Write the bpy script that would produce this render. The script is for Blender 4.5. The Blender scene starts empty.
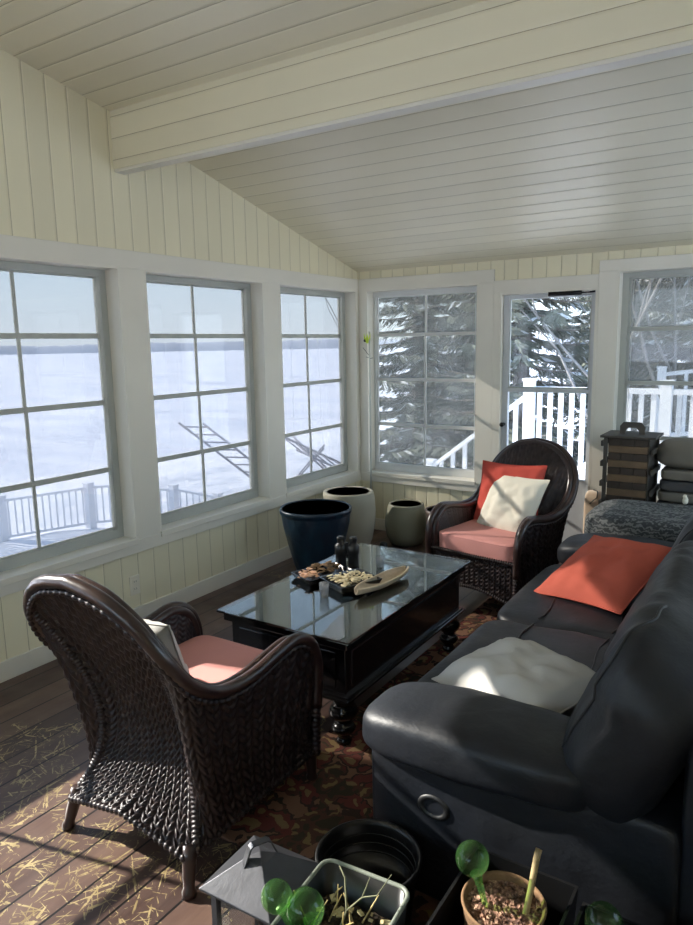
import bpy, math, random
from math import sin, cos, pi, radians, sqrt, atan2
from mathutils import Vector, Matrix, noise
random.seed(7)
D = 5.104                      # inner face of the back wall's trim
scn = bpy.context.scene
COL = scn.collection

# ------------------------------------------------------------------ materials
def lin(c):
    return tuple(((v/255)/12.92 if v/255 <= .04045 else ((v/255+.055)/1.055)**2.4) for v in c)

class NT:
    def __init__(s, name):
        s.m = bpy.data.materials.new(name); s.m.use_nodes = True
        s.t = s.m.node_tree; s.n = s.t.nodes; s.b = s.n['Principled BSDF']; s.out = s.n['Material Output']
    def node(s, typ, **kw):
        n = s.n.new(typ)
        for k, v in kw.items():
            if k in n.inputs.keys(): n.inputs[k].default_value = v
            else: setattr(n, k, v)
        return n
    def link(s, a, b): s.t.links.new(a, b)
    def coord(s, scale=(1, 1, 1), rot=(0, 0, 0)):
        tc = s.node('ShaderNodeTexCoord'); mp = s.node('ShaderNodeMapping')
        mp.inputs['Scale'].default_value = scale; mp.inputs['Rotation'].default_value = rot
        s.link(tc.outputs['Object'], mp.inputs['Vector']); return mp.outputs['Vector']
    def noise(s, scale, detail=4, vec=None, rough=.5):
        n = s.node('ShaderNodeTexNoise'); n.inputs['Scale'].default_value = scale
        n.inputs['Detail'].default_value = detail; n.inputs['Roughness'].default_value = rough
        s.link(vec if vec is not None else s.coord(), n.inputs['Vector']); return n.outputs['Fac']
    def ramp(s, fac, stops, interp='LINEAR'):
        r = s.node('ShaderNodeValToRGB'); r.color_ramp.interpolation = interp
        e = r.color_ramp.elements
        while len(e) < len(stops): e.new(.5)
        for i, (p, c) in enumerate(stops):
            e[i].position = p
            e[i].color = (c if len(c) == 4 else tuple(c)+(1,)) if not isinstance(c, (int, float)) else (c, c, c, 1)
        s.link(fac, r.inputs['Fac']); return r.outputs['Color']
    def math(s, op, a, b=None, c=None):
        n = s.node('ShaderNodeMath', operation=op)
        for i, v in enumerate((a, b, c)):
            if v is None: continue
            if isinstance(v, (int, float)): n.inputs[i].default_value = v
            else: s.link(v, n.inputs[i])
        return n.outputs[0]
    def mix(s, fac, a, b, mode='MIX'):
        n = s.node('ShaderNodeMix', data_type='RGBA', blend_type=mode)
        for sock, v in ((n.inputs[0], fac), (n.inputs[6], a), (n.inputs[7], b)):
            if isinstance(v, (int, float)): sock.default_value = v
            elif isinstance(v, tuple): sock.default_value = v if len(v) == 4 else v+(1,)
            else: s.link(v, sock)
        return n.outputs[2]
    def bump(s, h, strength=.3, dist=.01):
        b = s.node('ShaderNodeBump'); b.inputs['Strength'].default_value = strength
        b.inputs['Distance'].default_value = dist
        s.link(h, b.inputs['Height']); s.link(b.outputs['Normal'], s.b.inputs['Normal'])
    def base(s, c):
        if isinstance(c, tuple): s.b.inputs['Base Color'].default_value = c+(1,) if len(c) == 3 else c
        else: s.link(c, s.b.inputs['Base Color'])

def plain(name, rgb, rough=.5, var=.08, nscale=6, metallic=0, bump=0, bscale=60, spec=.5, coat=0, bdist=.004):
    k = NT(name); c = lin(rgb)
    f = k.noise(nscale, 5)
    d = tuple(max(0, v*(1-var)) for v in c); e = tuple(min(1, v*(1+var)) for v in c)
    k.base(k.ramp(f, [(.3, d), (.7, e)]))
    k.b.inputs['Roughness'].default_value = rough; k.b.inputs['Metallic'].default_value = metallic
    k.b.inputs['Specular IOR Level'].default_value = spec; k.b.inputs['Coat Weight'].default_value = coat
    if bump: k.bump(k.noise(bscale, 4), bump, bdist)
    return k.m

def boards(name, rgb, axis, width, offset, rough=.45, groove=(178, 168, 138), gw=.03, var=.05):
    """painted tongue and groove boards; axis = object axis across the boards"""
    k = NT(name); tc = k.node('ShaderNodeTexCoord'); sp = k.node('ShaderNodeSeparateXYZ')
    k.link(tc.outputs['Object'], sp.inputs[0])
    v = k.math('ADD', sp.outputs[axis], offset); v = k.math('DIVIDE', v, width)
    fr = k.math('FRACT', v); d = k.math('ABSOLUTE', k.math('SUBTRACT', fr, .5))     # .5 at a joint
    g = k.math('GREATER_THAN', d, .5-gw/2)
    sm = k.math('SMOOTH_MIN', k.math('MULTIPLY', k.math('SUBTRACT', .5, d), 12), 1, .3)
    idn = k.node('ShaderNodeTexWhiteNoise', noise_dimensions='1D'); k.link(k.math('FLOOR', v), idn.inputs['W'])
    c = lin(rgb)
    f = k.noise(2.5, 4)
    col = k.ramp(k.math('ADD', k.math('MULTIPLY', f, .6), k.math('MULTIPLY', idn.outputs['Value'], .4)),
                 [(.25, tuple(x*(1-var) for x in c)), (.75, tuple(min(1, x*(1+var)) for x in c))])
    k.base(k.mix(g, col, lin(groove)))
    k.b.inputs['Roughness'].default_value = rough
    k.bump(k.math('ADD', sm, k.math('MULTIPLY', k.noise(40, 3), .05)), .6, .004)
    return k.m

M = {}
M['wall_y'] = boards('cream_wall_boards', (229, 221, 191), 'Y', .12, .0)
M['wall_x'] = boards('cream_wall_boards_back', (229, 221, 191), 'X', .105, .0)
M['ceil'] = boards('cream_ceiling_boards', (229, 221, 196), 'Y', .121, .05, rough=.4, groove=(170, 158, 128), gw=.028)
M['beam'] = boards('cream_beam_boards', (227, 219, 192), 'Z', .108, .002, groove=(170, 158, 128), gw=.028)
M['trim'] = plain('white_trim_paint', (224, 219, 206), .4, .03, 3)
M['sash'] = plain('grey_vinyl_sash', (176, 178, 172), .45, .04, 5)
M['sash_w'] = plain('white_vinyl_sash', (215, 216, 214), .45, .04, 5)
M['plate'] = plain('cream_plastic', (226, 219, 200), .35, .02)
M['blackpl'] = plain('black_plastic', (18, 18, 19), .35, .1)
M['blackmetal'] = plain('black_metal', (20, 19, 19), .4, .1, metallic=.6)
M['ltgrey'] = plain('door_grey_paint', (196, 199, 202), .45, .03)

# glass ------------------------------------------------------------
def pane_mat(name, tint, haze=0., hazecol=(.8, .8, .8)):
    k = NT(name); k.n.remove(k.b)
    tr = k.node('ShaderNodeBsdfTransparent'); tr.inputs['Color'].default_value = tint+(1,)
    gl = k.node('ShaderNodeBsdfGlossy'); gl.inputs['Roughness'].default_value = .02
    ge = k.node('ShaderNodeNewGeometry'); dt = k.node('ShaderNodeVectorMath', operation='DOT_PRODUCT')
    k.link(ge.outputs['Incoming'], dt.inputs[0]); k.link(ge.outputs['Normal'], dt.inputs[1])
    sch = k.math('ADD', k.math('MULTIPLY', k.math('POWER', k.math('SUBTRACT', 1, k.math('ABSOLUTE', dt.outputs['Value'])), 5), .95), .035)
    mx = k.node('ShaderNodeMixShader'); k.link(sch, mx.inputs[0]); k.link(tr.outputs[0], mx.inputs[1]); k.link(gl.outputs[0], mx.inputs[2])
    last = mx.outputs[0]
    if haze:
        tl = k.node('ShaderNodeBsdfTranslucent'); tl.inputs['Color'].default_value = hazecol+(1,)
        m2 = k.node('ShaderNodeMixShader')
        h = k.ramp(k.noise(3, 4), [(.3, haze*.7), (.7, haze*1.3)])
        k.link(h, m2.inputs[0]); k.link(last, m2.inputs[1]); k.link(tl.outputs[0], m2.inputs[2]); last = m2.outputs[0]
    k.link(last, k.out.inputs['Surface'])
    return k.m
M['vinyl'] = pane_mat('exposure_dimmed_smoke_vinyl_pane', (.425, .425, .43), .012)  # smoke tint deepened so bright snow and darker room expose together
M['vinyl_h'] = pane_mat('dusty_exposure_dimmed_smoke_vinyl_pane', (.54, .54, .53), .065, (.84, .82, .76))  # dusty vinyl, its tint also set to hold down the bright outdoors
M['clear'] = pane_mat('clear_window_glass', (.86, .87, .88), .01)
def glassy(name, col, rough=.0, ior=1.45):
    k = NT(name); k.base(col); k.b.inputs['Transmission Weight'].default_value = 1
    k.b.inputs['Roughness'].default_value = rough; k.b.inputs['IOR'].default_value = ior
    return k.m
M['tglass'] = glassy('table_glass', (.84, .93, .90), 0, 1.9)
M['cup'] = pane_mat('clear_drinking_glass', (.88, .90, .92), .22)
M['globe'] = pane_mat('green_blown_glass', (.60, .80, .48), .07, (.3, .6, .28))

# floor ------------------------------------------------------------
def floor_mat():
    k = NT('worn_brown_painted_boards'); tc = k.node('ShaderNodeTexCoord'); sp = k.node('ShaderNodeSeparateXYZ')
    k.link(tc.outputs['Object'], sp.inputs[0])
    v = k.math('DIVIDE', k.math('ADD', sp.outputs['X'], .0665), .14)
    fr = k.math('FRACT', v); d = k.math('ABSOLUTE', k.math('SUBTRACT', fr, .5))
    g = k.math('GREATER_THAN', d, .472)
    idn = k.node('ShaderNodeTexWhiteNoise', noise_dimensions='1D'); k.link(k.math('FLOOR', v), idn.inputs['W'])
    grain = k.noise(9, 6, k.coord((1, .12, 1)), .7)
    base = k.ramp(k.math('ADD', k.math('MULTIPLY', grain, .7), k.math('MULTIPLY', idn.outputs['Value'], .3)),
                  [(.3, lin((66, 50, 45))), (.5, lin((88, 68, 60))), (.75, lin((110, 88, 76)))])
    # scratches through the paint in many directions
    wear = None
    for i, a in enumerate((.5, 1.25, 2.2, 2.85, 0.05, 1.75, .85, 2.5)):
        mp2 = k.node('ShaderNodeMapping'); mp2.inputs['Scale'].default_value = (75, 5.5, 1); mp2.inputs['Location'].default_value = (i*3.1, i*1.7, i)
        k.link(k.coord((1, 1, 1), (0, 0, a)), mp2.inputs['Vector'])
        n = k.noise(1, 3, mp2.outputs[0], .55)
        s = k.math('GREATER_THAN', n, .64)
        wear = s if wear is None else k.math('MAXIMUM', wear, s)
    big = k.noise(2.1, 4, k.coord(), .6)
    # worn most on the traffic side of the room
    gx = k.node('ShaderNodeMapRange'); gx.inputs['From Min'].default_value = 1.9; gx.inputs['From Max'].default_value = 1.0
    gx.inputs['To Min'].default_value = -.16; gx.inputs['To Max'].default_value = .12; k.link(sp.outputs['Y'], gx.inputs['Value'])
    m = k.math('GREATER_THAN', k.math('ADD', big, gx.outputs[0]), .47)
    m2 = k.math('GREATER_THAN', k.math('ADD', k.noise(5.5, 6, k.coord(), .65), k.math('MULTIPLY', gx.outputs[0], .5)), .70)
    wear = k.math('MAXIMUM', k.math('MULTIPLY', wear, m), m2)
    wear = k.math('MULTIPLY', wear, k.math('GREATER_THAN', k.noise(60, 3), .42))
    ycol = k.ramp(k.noise(14, 3), [(.35, lin((130, 112, 78))), (.65, lin((176, 158, 114)))])
    col = k.mix(wear, base, ycol); col = k.mix(g, col, lin((14, 11, 10)))
    k.base(col)
    k.link(k.ramp(k.noise(7, 5), [(.3, .3), (.7, .5)]), k.b.inputs['Roughness'])
    k.bump(k.math('SUBTRACT', k.math('MULTIPLY', grain, .3), k.math('MULTIPLY', g, 1.5)), .5, .006)
    return k.m
M['floor'] = floor_mat()

def rug_mat():
    k = NT('oriental_rug_pile')
    nz = k.node('ShaderNodeTexNoise'); nz.inputs['Scale'].default_value = 9; nz.inputs['Detail'].default_value = 5; k.link(k.coord(), nz.inputs['Vector'])
    vs_ = k.node('ShaderNodeVectorMath', operation='MULTIPLY_ADD'); k.link(nz.outputs['Color'], vs_.inputs[0]); vs_.inputs[1].default_value = (.16, .16, 0); k.link(k.coord(), vs_.inputs[2]); warp = vs_.outputs[0]
    v1 = k.node('ShaderNodeTexVoronoi', feature='F1'); v1.inputs['Scale'].default_value = 13; k.link(warp, v1.inputs['Vector'])
    v2 = k.node('ShaderNodeTexVoronoi', feature='SMOOTH_F1'); v2.inputs['Scale'].default_value = 27; k.link(warp, v2.inputs['Vector'])
    c1 = k.ramp(v1.outputs['Distance'], [(.18, lin((128, 106, 76))), (.3, lin((98, 54, 48))), (.5, lin((58, 46, 40))), (.62, lin((124, 92, 74)))], 'CONSTANT')
    c2 = k.ramp(v2.outputs['Distance'], [(.2, lin((60, 54, 42))), (.4, lin((84, 58, 48))), (.6, lin((128, 108, 74)))], 'CONSTANT')
    col = k.mix(k.math('GREATER_THAN', k.noise(6, 3), .52), c1, c2)
    k.base(col); k.b.inputs['Roughness'].default_value = .95; k.b.inputs['Specular IOR Level'].default_value = .1
    k.bump(k.noise(300, 2), .5, .004); return k.m
M['rug'] = rug_mat()

def wicker_mat():
    k = NT('dark_brown_woven_rush')
    f = k.noise(25, 4)
    k.base(k.ramp(f, [(.3, lin((24, 17, 18))), (.5, lin((38, 27, 28))), (.75, lin((56, 42, 40)))]))
    k.b.inputs['Roughness'].default_value = .42; k.b.inputs['Specular IOR Level'].default_value = .45
    k.bump(k.noise(160, 3), .35, .003); return k.m
M['wicker'] = wicker_mat()
M['cane'] = plain('dark_polished_cane', (50, 34, 31), .28, .25, 12, spec=.6, bump=.2, bscale=40)
M['pink'] = plain('salmon_pink_canvas', (213, 150, 143), .85, .05, 5, bump=.3, bscale=400, spec=.2)
M['coral'] = plain('coral_red_fabric', (192, 80, 68), .85, .06, 5, bump=.3, bscale=400, spec=.2)
M['coral2'] = plain('coral_orange_fabric', (198, 98, 80), .85, .06, 5, bump=.3, bscale=400, spec=.2)
M['white_f'] = plain('off_white_linen', (222, 216, 200), .9, .04, 5, bump=.3, bscale=400, spec=.2)
M['grey_f'] = plain('pale_grey_cotton', (192, 190, 186), .9, .04, 5, bump=.3, bscale=400, spec=.2)
M['beige_f'] = plain('beige_canvas', (214, 190, 165), .9, .05, 5, spec=.2)
def leather():
    k = NT('black_blue_leather')
    k.base(k.ramp(k.noise(4, 5), [(.3, lin((15, 17, 22))), (.7, lin((24, 28, 36)))]))
    k.link(k.ramp(k.noise(9, 4), [(.3, .44), (.7, .56)]), k.b.inputs['Roughness'])
    k.b.inputs['Specular IOR Level'].default_value = .42
    a = k.noise(4.5, 5, k.coord((1, 1, 1)), .62); b = k.noise(130, 3)
    k.bump(k.math('ADD', k.math('MULTIPLY', a, 1.0), k.math('MULTIPLY', b, .05)), .4, .018)
    return k.m
M['leather'] = leather()
M['seam'] = plain('leather_seam_piping', (12, 12, 14), .5, .1)
M['lacquer'] = plain('black_lacquered_wood', (16, 15, 17), .22, .1, 6, spec=.5, coat=.3)
M['pot_blue'] = None
def potblue():
    k = NT('navy_glazed_planter')
    v = k.node('ShaderNodeTexVoronoi'); v.inputs['Scale'].default_value = 16
    k.link(k.coord((1, 1, .6)), v.inputs['Vector'])
    k.base(k.ramp(k.noise(8, 5), [(.35, lin((13, 30, 46))), (.6, lin((17, 46, 62))), (.75, lin((32, 68, 78)))]))
    k.b.inputs['Roughness'].default_value = .3
    k.bump(v.outputs['Distance'], .5, .01); return k.m
M['pot_blue'] = potblue()
M['pot_grey'] = plain('pale_stone_glaze', (168, 164, 146), .55, .07, 4, bump=.1)
M['pot_olive'] = plain('sage_grey_glaze', (132, 131, 112), .5, .08, 4, bump=.1)
M['pot_dark'] = plain('brown_glazed_clay', (88, 74, 66), .5, .1, 4)
M['pot_in'] = plain('dry_clay_inside', (146, 136, 114), .9, .1, 6)
def soil(name, a, b, c):
    k = NT(name); v = k.node('ShaderNodeTexVoronoi'); v.inputs['Scale'].default_value = 90; k.link(k.coord(), v.inputs['Vector'])
    k.base(k.ramp(k.noise(55, 6, None, .7), [(.35, lin(a)), (.5, lin(b)), (.68, lin(c))]))
    k.b.inputs['Roughness'].default_value = .95; k.bump(v.outputs['Distance'], .8, .01); return k.m
M['soil'] = soil('dry_potting_soil', (62, 42, 34), (126, 92, 74), (190, 158, 130))
M['soil_d'] = soil('dark_damp_soil', (20, 16, 12), (48, 38, 28), (98, 80, 54))
M['straw'] = plain('dry_straw', (200, 178, 124), .8, .15, 30)
M['chip'] = plain('pale_wood_chip', (206, 190, 142), .8, .15, 30)
M['twig'] = plain('grey_green_twig', (112, 112, 86), .8, .15, 30)
M['bamboo'] = plain('bamboo_cane', (150, 130, 92), .55, .12, 30)
M['fiber'] = plain('brown_fibre_pot', (116, 88, 60), .9, .15, 40, bump=.5, bscale=150)
M['rimgrey'] = plain('weathered_grey_plastic', (118, 124, 114), .5, .1, 20)
M['lantern'] = plain('pewter_grey_metal', (72, 73, 78), .4, .12, 20, metallic=.55, bump=.1)
M['stone_b'] = None
M['cratew'] = plain('dark_grey_stained_wood', (72, 66, 58), .6, .15, 12)
def slatwood(name, a, b):
    k = NT(name); f = k.noise(7, 6, k.coord((1, 1, 8)), .6)
    idn = k.node('ShaderNodeTexWhiteNoise', noise_dimensions='3D')
    vm = k.node('ShaderNodeVectorMath', operation='SNAP'); k.link(k.coord(), vm.inputs[0]); vm.inputs[1].default_value = (.083, .5, .047)
    k.link(vm.outputs[0], idn.inputs['Vector'])
    k.base(k.ramp(k.math('ADD', k.math('MULTIPLY', f, .45), k.math('MULTIPLY', idn.outputs['Value'], .5)), [(.25, lin(a)), (.7, lin(b))]))
    k.b.inputs['Roughness'].default_value = .6; return k.m
M['slat'] = plain('dark_game_block_wood', (62, 50, 40), .6, .25, 9)
M['slat2'] = plain('light_game_block_wood', (112, 90, 66), .6, .25, 9)
def leafprint():
    k = NT('grey_leaf_print_fabric')
    w = k.node('ShaderNodeTexWave', wave_type='RINGS'); w.inputs['Scale'].default_value = 15; w.inputs['Distortion'].default_value = 7
    w.inputs['Detail'].default_value = 1; w.inputs['Detail Scale'].default_value = 3; k.link(k.coord(), w.inputs['Vector'])
    k.base(k.ramp(w.outputs['Fac'], [(.3, lin((60, 62, 64))), (.55, lin((84, 86, 86))), (.8, lin((112, 114, 112)))]))
    k.b.inputs['Roughness'].default_value = .9; return k.m
M['leafprint'] = leafprint()
M['cush_grey'] = plain('taupe_outdoor_fabric', (120, 114, 104), .9, .08, 8, spec=.2)
M['cush_dark'] = plain('charcoal_outdoor_fabric', (76, 76, 78), .9, .08, 8, spec=.2)
M['snow'] = None
def snow(name, a, b, bscale=1.2, strength=.5, dist=.4, stretch=(1, 1, 1)):
    k = NT(name)
    f = k.noise(bscale, 7, k.coord(stretch), .6)
    k.base(k.ramp(f, [(.35, lin(a)), (.65, lin(b))])); k.b.inputs['Roughness'].default_value = .75
    k.b.inputs['Specular IOR Level'].default_value = .2
    k.bump(f, strength, dist); return k.m
M['snow'] = snow('fresh_snow', (226, 229, 236), (240, 242, 248))
M['ice'] = snow('windblown_snow_on_lake', (212, 217, 230), (240, 241, 246), .09, .5, 1.2, (1, 2.5, 1))
M['railp'] = plain('white_railing_vinyl', (236, 238, 244), .5, .03)
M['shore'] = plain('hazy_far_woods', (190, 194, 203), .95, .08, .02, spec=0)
M['bark'] = plain('grey_brown_bark', (104, 96, 90), .9, .2, 8, bump=.6, bscale=20, bdist=.03)
M['bark2'] = plain('pale_bare_twigs', (122, 118, 116), .9, .2, 8)
M['needle'] = plain('spruce_needles', (92, 97, 88), .85, .3, 1.5, spec=.1)
M['needle_snow'] = plain('snowy_spruce_needles', (196, 202, 208), .8, .12, 1.5, spec=.2)
M['alu'] = plain('dull_aluminium', (158, 160, 172), .5, .08)
M['siding'] = plain('white_exterior_siding', (214, 214, 210), .6, .04)
M['limegreen'] = plain('lime_yellow_petal', (202, 222, 70), .6, .1, 30)
M['stake'] = plain('pale_grey_stake', (176, 178, 172), .5, .05)
M['shell'] = plain('pale_shell_and_chips', (224, 208, 168), .7, .2, 50)
M['wood_lt'] = plain('weathered_driftwood', (176, 160, 136), .8, .2, 18, bump=.4, bscale=40)
M['wood_br'] = plain('brown_wood_scraps', (128, 98, 66), .8, .25, 30)
M['peachy'] = plain('peach_shell', (222, 172, 138), .6, .15, 30)

# ------------------------------------------------------------------ mesh helpers
class MB:
    def __init__(s): s.v = []; s.f = []
    def add(s, vs, fs):
        o = len(s.v); s.v += [tuple(v) for v in vs]; s.f += [tuple(i+o for i in f) for f in fs]; return s
    def box(s, x0, y0, z0, x1, y1, z1):
        x0, x1 = min(x0, x1), max(x0, x1); y0, y1 = min(y0, y1), max(y0, y1); z0, z1 = min(z0, z1), max(z0, z1)
        vs = [(x, y, z) for z in (z0, z1) for (x, y) in ((x0, y0), (x1, y0), (x1, y1), (x0, y1))]
        return s.add(vs, [(3, 2, 1, 0), (4, 5, 6, 7), (0, 1, 5, 4), (1, 2, 6, 5), (2, 3, 7, 6), (3, 0, 4, 7)])
    def rbox(s, x0, y0, z0, x1, y1, z1, m=None):
        b = MB().box(x0, y0, z0, x1, y1, z1)
        vs = [m @ Vector(v) for v in b.v] if m else b.v
        return s.add(vs, b.f)
    def prism(s, poly, axis, a, b):
        """poly: 2D outline in the two other axes; extruded along axis from a to b"""
        def mk(p, t):
            if axis == 'x': return (t, p[0], p[1])
            if axis == 'y': return (p[0], t, p[1])
            return (p[0], p[1], t)
        n = len(poly); vs = [mk(p, a) for p in poly]+[mk(p, b) for p in poly]
        fs = [tuple(range(n)), tuple(range(2*n-1, n-1, -1))]+[(i, i+n, (i+1) % n+n, (i+1) % n) for i in range(n)]
        return s.add(vs, fs)
    def tube(s, pts, r, seg=10, cap=True, closed=False):
        pts = [Vector(p) for p in pts]; n = len(pts)
        rs = r if isinstance(r, (list, tuple)) else [r]*n
        up = None; rings = []
        for i, p in enumerate(pts):
            if closed: t = pts[(i+1) % n]-pts[i-1]
            else: t = (pts[min(i+1, n-1)]-pts[max(i-1, 0)])
            if t.length < 1e-9: t = Vector((0, 0, 1))
            t.normalize()
            if up is None:
                up = Vector((0, 0, 1)) if abs(t.z) < .9 else Vector((1, 0, 0))
            a = up-t*up.dot(t)
            if a.length < 1e-6: a = Vector((1, 0, 0))-t*t.x
            a.normalize(); b = t.cross(a); up = a
            rings.append([p+(a*cos(2*pi*k/seg)+b*sin(2*pi*k/seg))*rs[i] for k in range(seg)])
        vs = [v for g in rings for v in g]; fs = []
        for i in range(n if closed else n-1):
            j = (i+1) % n
            for k in range(seg): fs.append((i*seg+k, i*seg+(k+1) % seg, j*seg+(k+1) % seg, j*seg+k))
        if cap and not closed: fs += [tuple(range(seg-1, -1, -1)), tuple((n-1)*seg+k for k in range(seg))]
        return s.add(vs, fs)
    def lathe(s, prof, c=(0, 0, 0), seg=32, m=None, sx=1, sy=1):
        vs = []; fs = []; n = len(prof)
        for (r, z) in prof:
            for k in range(seg):
                a = 2*pi*k/seg; p = Vector((r*cos(a)*sx, r*sin(a)*sy, z))
                if m: p = m @ p
                vs.append(p+Vector(c))
        for i in range(n-1):
            for k in range(seg): fs.append((i*seg+k, i*seg+(k+1) % seg, (i+1)*seg+(k+1) % seg, (i+1)*seg+k))
        if prof[0][0] > 1e-5: fs.append(tuple(range(seg-1, -1, -1)))
        if prof[-1][0] > 1e-5: fs.append(tuple((n-1)*seg+k for k in range(seg)))
        return s.add(vs, fs)
    def grid(s, fn, nu, nv, closeu=False):
        vs = [fn(i/(nu if closeu else nu-1), j/(nv-1)) for i in range(nu) for j in range(nv)]
        fs = []
        for i in range(nu if closeu else nu-1):
            a = i*nv; b = ((i+1) % nu)*nv
            for j in range(nv-1): fs.append((a+j, b+j, b+j+1, a+j+1))
        return s.add(vs, fs)
    def build(s, name, mat, parent=None, smooth=False, bevel=0, loc=None, subsurf=0, solid=0):
        me = bpy.data.meshes.new(name); me.from_pydata(s.v, [], s.f); me.update()
        if smooth: me.polygons.foreach_set('use_smooth', [True]*len(me.polygons))
        me.materials.append(mat)
        o = bpy.data.objects.new(name, me); COL.objects.link(o)
        if parent is not None: o.parent = parent
        if loc: o.location = loc
        if bevel:
            b = o.modifiers.new('b', 'BEVEL'); b.width = bevel; b.segments = 2; b.limit_method = 'ANGLE'
        if solid:
            d = o.modifiers.new('s', 'SOLIDIFY'); d.thickness = solid; d.offset = 0
        if subsurf:
            d = o.modifiers.new('ss', 'SUBSURF'); d.levels = subsurf; d.render_levels = subsurf
        return o

def tag(o, label=None, cat=None, group=None, kind=None):
    if label: o['label'] = label
    if cat: o['category'] = cat
    if group: o['group'] = group
    if kind: o['kind'] = kind
    return o
def empty(name, loc=(0, 0, 0), rz=0, label=None, cat=None, group=None, kind=None):
    o = bpy.data.objects.new(name, None); COL.objects.link(o); o.location = loc; o.rotation_euler = (0, 0, rz)
    o.empty_display_size = .1
    return tag(o, label, cat, group, kind)
def copy_tree(o, parent=None):
    c = o.copy(); COL.objects.link(c)
    if parent is not None: c.parent = parent
    for ch in list(o.children): copy_tree(ch, c)
    return c
def catmull(P, n):
    P = [Vector(p) for p in P]; out = []
    for i in range(len(P)-1):
        p0 = P[max(i-1, 0)]; p1 = P[i]; p2 = P[i+1]; p3 = P[min(i+2, len(P)-1)]
        for k in range(n):
            t = k/n; out.append(.5*((2*p1)+(-p0+p2)*t+(2*p0-5*p1+4*p2-p3)*t*t+(-p0+3*p1-3*p2+p3)*t**3))
    out.append(P[-1]); return out
def resample(P, n):
    L = [0]
    for a, b in zip(P[:-1], P[1:]): L.append(L[-1]+(b-a).length)
    out = []; j = 0
    for i in range(n):
        s = L[-1]*i/(n-1)
        while j < len(L)-2 and L[j+1] < s: j += 1
        f = (s-L[j])/max(1e-9, L[j+1]-L[j]); out.append(P[j].lerp(P[j+1], f))
    return out

# ------------------------------------------------------------------ the room shell
HT, HB, ST, SB = 2.13, 2.035, .513, .426
OPEN = [(-3.315+.0, -2.265), (-2.09, -1.04), (-.865, .187), (.36, 1.412), (1.585, 2.637), (2.81, 3.86), (4.037, 5.07)]
YF = -2.9; XR = 4.9
OPEN = OPEN[1:]
def zc(y):
    if y > 2.66: return 2.196+.262*(D-y)
    if y > .2: return zc(2.6601)+.2*(2.66-y)
    return zc(.2001)-.2*(.2-y)
RIDGE = [YF-.2, .2, 2.66, D+.2]
b = MB()
b.box(-.14, YF, 0, -.018, D+.14, ST-.03)
for (a, c) in zip([YF]+[o[1] for o in OPEN], [o[0] for o in OPEN]+[D+.14]):
    b.box(-.14, a, ST-.03, -.018, c, HB+.02)
b.prism([(YF, HB+.02), (D+.14, HB+.02), (D+.14, zc(D+.14)+.03), (2.66, zc(2.66)+.03), (.2, zc(.2)+.03), (YF, zc(YF)+.03)], 'x', -.14, -.018)
tag(b.build('wall_left', M['wall_y']), kind='structure')
# trim on the left wall
b = MB(); b.box(-.018, YF, HB, 0, D, HT).build('trim_1', M['trim'], bevel=.003)['kind'] = 'structure'
b = MB(); b.box(-.018, YF, SB, .002, D, ST-.012).build('trim_2', M['trim'], bevel=.003)['kind'] = 'structure'
k = 3
for (a, c) in zip([YF]+[o[1] for o in OPEN], [o[0] for o in OPEN]+[D]):
    if c-a > .01:
        tag(MB().box(-.018, a, ST-.012, .0, c, HB).build('trim_%d' % k, M['trim'], bevel=.002), kind='structure'); k += 1
tag(MB().box(-.018, YF, 0, -.002, D, .10).build('baseboard_left', M['trim'], bevel=.003), kind='structure')

def window(n, wall, x0, x1, z0, z1, depth=.125, rows=4, sashm='sash', glass='vinyl', gx=None, fw=.042):
    """one 4-track window: liner, sill, frame, four sashes with a muntin each and its pane; local x along the wall, y outwards"""
    rot = pi/2 if wall == 'left' else 0
    org = (-.0, 0, 0) if wall == 'left' else (0, D, 0)
    # left wall: local (x,y) -> world (-y, x)
    r = empty('window_%d' % n, org, rot, kind='structure')
    t = .012
    lin_ = MB()
    lin_.box(x0-.002, -.0, z0-.012, x0+t, .14, z1); lin_.box(x1-t, 0, z0-.012, x1+.002, .14, z1)
    lin_.box(x0+t, .0005, z1-.01, x1-t, .1395, z1+.004)
    lin_.build('jamb_liner', M['trim'], r)
    MB().box(x0, -.012, z0-.035, x1, .14, z0).build('window_sill', M['trim'], r, bevel=.003)
    d0 = .105; d1 = .15
    f = MB(); f.box(x0+t, d0, z0, x0+t+fw, d1, z1-.01); f.box(x1-t-fw, d0, z0, x1-t, d1, z1-.01)
    f.box(x0+t+fw, d0+.0005, z1-.045, x1-t-fw, d1, z1-.0105); f.box(x0+t+fw, d0+.0005, z0+.0005, x1-t-fw, d1, z0+.055)
    for s in (-1, 1):                                     # the four tracks
        xe = (x0+t+fw) if s < 0 else (x1-t-fw)
        for q in range(3): f.box(xe-s*(.010+.010*q)-.0015, d0-.004, z0+.05, xe-s*(.010+.010*q)+.0015, d0, z1-.045)
    f.build('window_frame', M[sashm], r)
    gl, gr = x0+t+fw, x1-t-fw; mid = (gl+gr)/2 if gx is None else gx
    zs = [.565, .915, 1.297, 1.667, z1-.04]
    for i in range(4):
        y = .112+.006*i
        s = MB(); a, c = zs[i], zs[i+1]
        s.box(gl-.004, y, a-.012, gr+.004, y+.016, a+.016)
        if i == 3: s.box(gl, y, c-.016, gr, y+.016, c+.004)
        s.box(gl-.004, y, a, gl+.014, y+.016, c); s.box(gr-.014, y, a, gr+.004, y+.016, c)
        s.box(mid-.009, y+.002, a, mid+.009, y+.013, c)
        so = s.build('sash', M[sashm], r, bevel=.001)
        MB().box(gl, y+.0065, a, gr, y+.0085, c).build('pane', M[glass], so)
    return r
for i, (a, c) in enumerate(OPEN):
    window(i+1, 'left', a, c, ST, HB, gx=(a+c)/2-.02, glass='vinyl' if a > 1 else 'clear')  # panes in view dimmed for exposure; unseen ones left clear to admit daylight

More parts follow.
